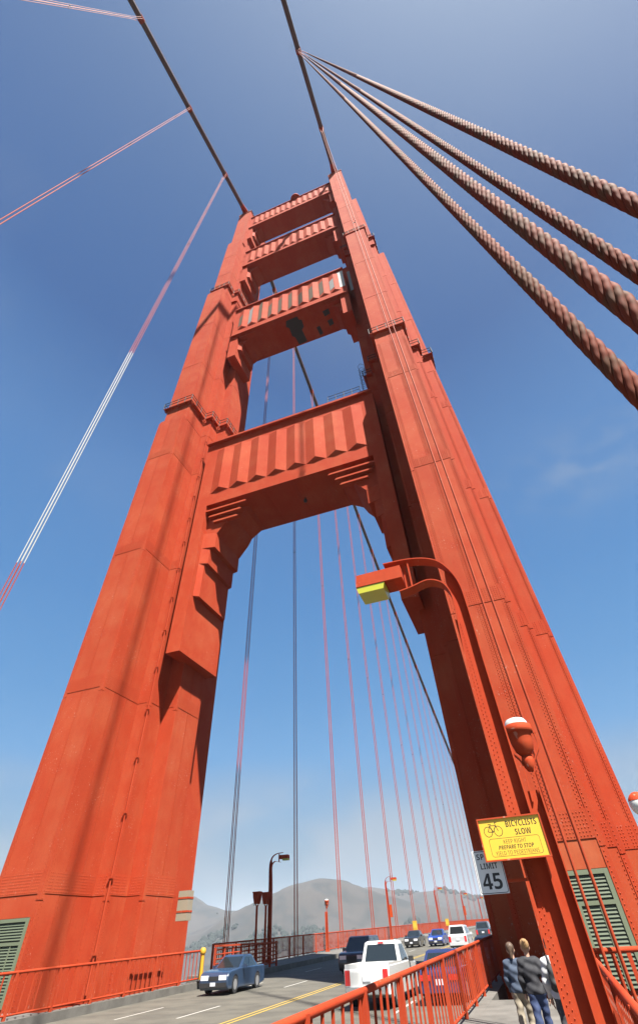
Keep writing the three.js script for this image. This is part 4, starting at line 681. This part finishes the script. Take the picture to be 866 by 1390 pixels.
function person(at, turn, label, c) {                  // walks towards local -z
  const o = thing('person', label, 'person', at, turn, 'people on the sidewalk'), s = c.h / 1.72;
  const J = { hip: [0, .93, 0], chest: [0, 1.28, -.01], neck: [0, 1.45, -.01], head: [0, 1.60, -.03] };
  const legs = [[.09, .92, 0, .095, .50, -.10], [.095, .50, -.10, .09, .09, .06], [-.09, .92, 0, -.095, .49, .06], [-.095, .49, .06, -.09, .10, .22]];
  const arms = c.arms || [[.19, 1.38, 0, .25, 1.10, .06], [.25, 1.10, .06, .24, .88, -.06], [-.19, 1.38, 0, -.25, 1.10, -.03], [-.25, 1.10, -.03, -.23, .92, -.18]];
  const legR = [[.085, .06], [.058, .04], [.085, .06], [.058, .04]], armR = [[.052, .042], [.04, .028], [.052, .042], [.04, .028]];
  const torso = [[-.07, .95, 0, .07, .95, 0, .115, .115], [0, .98, 0, 0, 1.15, -.005, .115, .11], [-.07, 1.25, -.01, .07, 1.25, -.01, .11, .11], [-.13, 1.39, 0, .13, 1.39, 0, .06, .06], [0, 1.40, -.005, 0, 1.5, -.015, .058, .052]];
  const headB = [[0, 1.64, .012, 0, 1.60, -.02, .093, .085], [0, 1.58, -.03, 0, 1.535, -.055, .07, .045], [0, 1.595, -.115, 0, 1.57, -.128, .012, .016], [.088, 1.60, .0, .088, 1.58, .0, .014, .012], [-.088, 1.60, .0, -.088, 1.58, .0, .014, .012]];
  const A = (L, R) => L.map((b, k) => [...b, ...R[k]]), all = [...torso, ...A(legs, legR), ...A(arms, armR)];
  const bodyMain = surfaceNet(bones([...all, ...headB], .03), [-.4, .02, -.35], [.4, 1.8, .4], .0125);
  const hands = [1, 3].map(k => { const w = arms[k].slice(3), q = Math.sign(w[0]), f = [[w[0], w[1] + .02, w[2], w[0], w[1] - .075, w[2] - .01, .026, .032]]; for (let t = 0; t < 4; t++) { const z = w[2] - .036 + t * .021, l = [.062, .075, .07, .052][t]; f.push([w[0], w[1] - .08, z, w[0] - q * .012, w[1] - .08 - l * .55, z - .004, .009, .0085], [w[0] - q * .012, w[1] - .08 - l * .55, z - .004, w[0] - q * .03, w[1] - .08 - l, z - .002, .0085, .0078]); } f.push([w[0], w[1] - .02, w[2] - .03, w[0] - q * .02, w[1] - .06, w[2] - .062, .013, .010], [w[0] - q * .02, w[1] - .06, w[2] - .062, w[0] - q * .025, w[1] - .095, w[2] - .068, .010, .009]); return surfaceNet(bones(f, .008), [w[0] - .08, w[1] - .2, w[2] - .1], [w[0] + .08, w[1] + .06, w[2] + .08], .004); });
  const add = (g, m, n) => { const q = new THREE.Mesh(g, m); q.name = n; q.scale.setScalar(s); q.castShadow = q.receiveShadow = true; o.add(q); return q; };
  add(mergeMesh([bodyMain, ...hands]), plain(.3, .17, .115, .6), 'body');
  const fold = (x, y, z) => 0.006 * Math.sin(y * 42 + x * 19 + z * 15) + 0.005 * Math.sin(y * 23 - x * 31);
  const up = bones([...torso.slice(0, 4), ...A(arms, armR)], .05, .022), upCut = (x, y, z) => Math.max(up(x, y, z) + fold(x, y, z), .90 - y, y - 1.475);
  add(surfaceNet(upCut, [-.42, .85, -.35], [.42, 1.52, .4], .0125), c.top, 'jacket');
  const low = bones([torso[0], ...A(legs, legR)], .04, .016); add(surfaceNet((x, y, z) => Math.max(low(x, y, z) + fold(x, y, z) * .8, .10 - y, y - 1.02), [-.32, .04, -.3], [.32, 1.06, .4], .0125), c.trousers, 'trousers');
  const shoe = bones([[.09, .045, .10, .095, .035, -.10, .045, .038], [.09, .09, .06, .09, .05, .08, .045, .045], [-.09, .08, .25, -.095, .03, .08, .045, .036], [-.09, .10, .22, -.09, .08, .23, .045, .045]], .02); add(surfaceNet((x, y, z) => Math.max(shoe(x, y, z), .004 - y), [-.2, -.01, -.2], [.2, .2, .36], .01), c.shoes, 'shoes');
  const hairB = [[0, 1.655, .02, 0, 1.645, -.015, .098, .088], ...(c.hair || [])], hr = bones(hairB, .03); add(surfaceNet((x, y, z) => Math.max(hr(x, y, z) + .004 * Math.sin(x * 160) * Math.sin(y * 50), -(Math.hypot(x, y - 1.575, z + .115) - .085)), [-.2, 1.25, -.16], [.2, 1.8, .2], .009), c.hairM, 'hair');
  for (const q of [-1, 1]) { const e = new THREE.SphereGeometry(.011, 10, 8); e.translate(q * .033, 1.612, -.108); add(e, plain(.05, .04, .03, .2), 'eye'); }
  if (c.pack) { const p = bones([[-.09, 1.30, .17, .09, 1.30, .17, .075, .075], [-.1, 1.08, .18, .1, 1.08, .18, .085, .085], [-.1, 1.2, .18, .1, 1.2, .18, .085, .085], [-.07, 1.1, .26, .07, 1.1, .26, .04, .04]], .06), b = add(surfaceNet((x, y, z) => p(x, y, z) + fold(x, y, z), [-.26, .9, -.0], [.26, 1.45, .4], .0125), c.pack, 'backpack'); for (const q of [-1, 1]) { const t = new Geo().tube([[q * .1, 1.36, -.16], [q * .12, 1.47, -.05], [q * .13, 1.44, .1], [q * .14, 1.2, .13], [q * .12, 1.05, .0]], .018, 6).build('strap', c.pack, b); } }
  return o;
}
person([11.93, walkY(15.2), 15.2], 0.1, 'person with fair tied hair in a dark jacket and blue jeans walking away', { h: 1.68, top: plain(.012, .012, .016, .8), trousers: plain(.02, .035, .09, .8), shoes: plain(.1, .08, .06, .7), hairM: plain(.24, .14, .06, .6), hair: [[0, 1.69, .09, 0, 1.71, .11, .05, .04]] });
person([11.55, walkY(15.9), 15.9], -0.1, 'person in a blue-grey top and cream trousers walking close to the dark jacketed person', { h: 1.62, top: plain(.035, .05, .08, .8), trousers: plain(.2, .17, .125, .8), shoes: plain(.3, .3, .3, .7), hairM: plain(.06, .035, .02, .6), hair: [[0, 1.60, .07, 0, 1.48, .08, .05, .035]] });
person([12.48, walkY(14), 14.0], 0.05, 'person in a white shirt with a black backpack half hidden by the street lamp post', { h: 1.74, top: plain(.35, .35, .36, .8), trousers: plain(.03, .03, .035, .8), shoes: plain(.4, .4, .4, .7), hairM: plain(.012, .01, .008, .6), pack: plain(.012, .013, .014, .75) });

renderer.render(scene, camera);
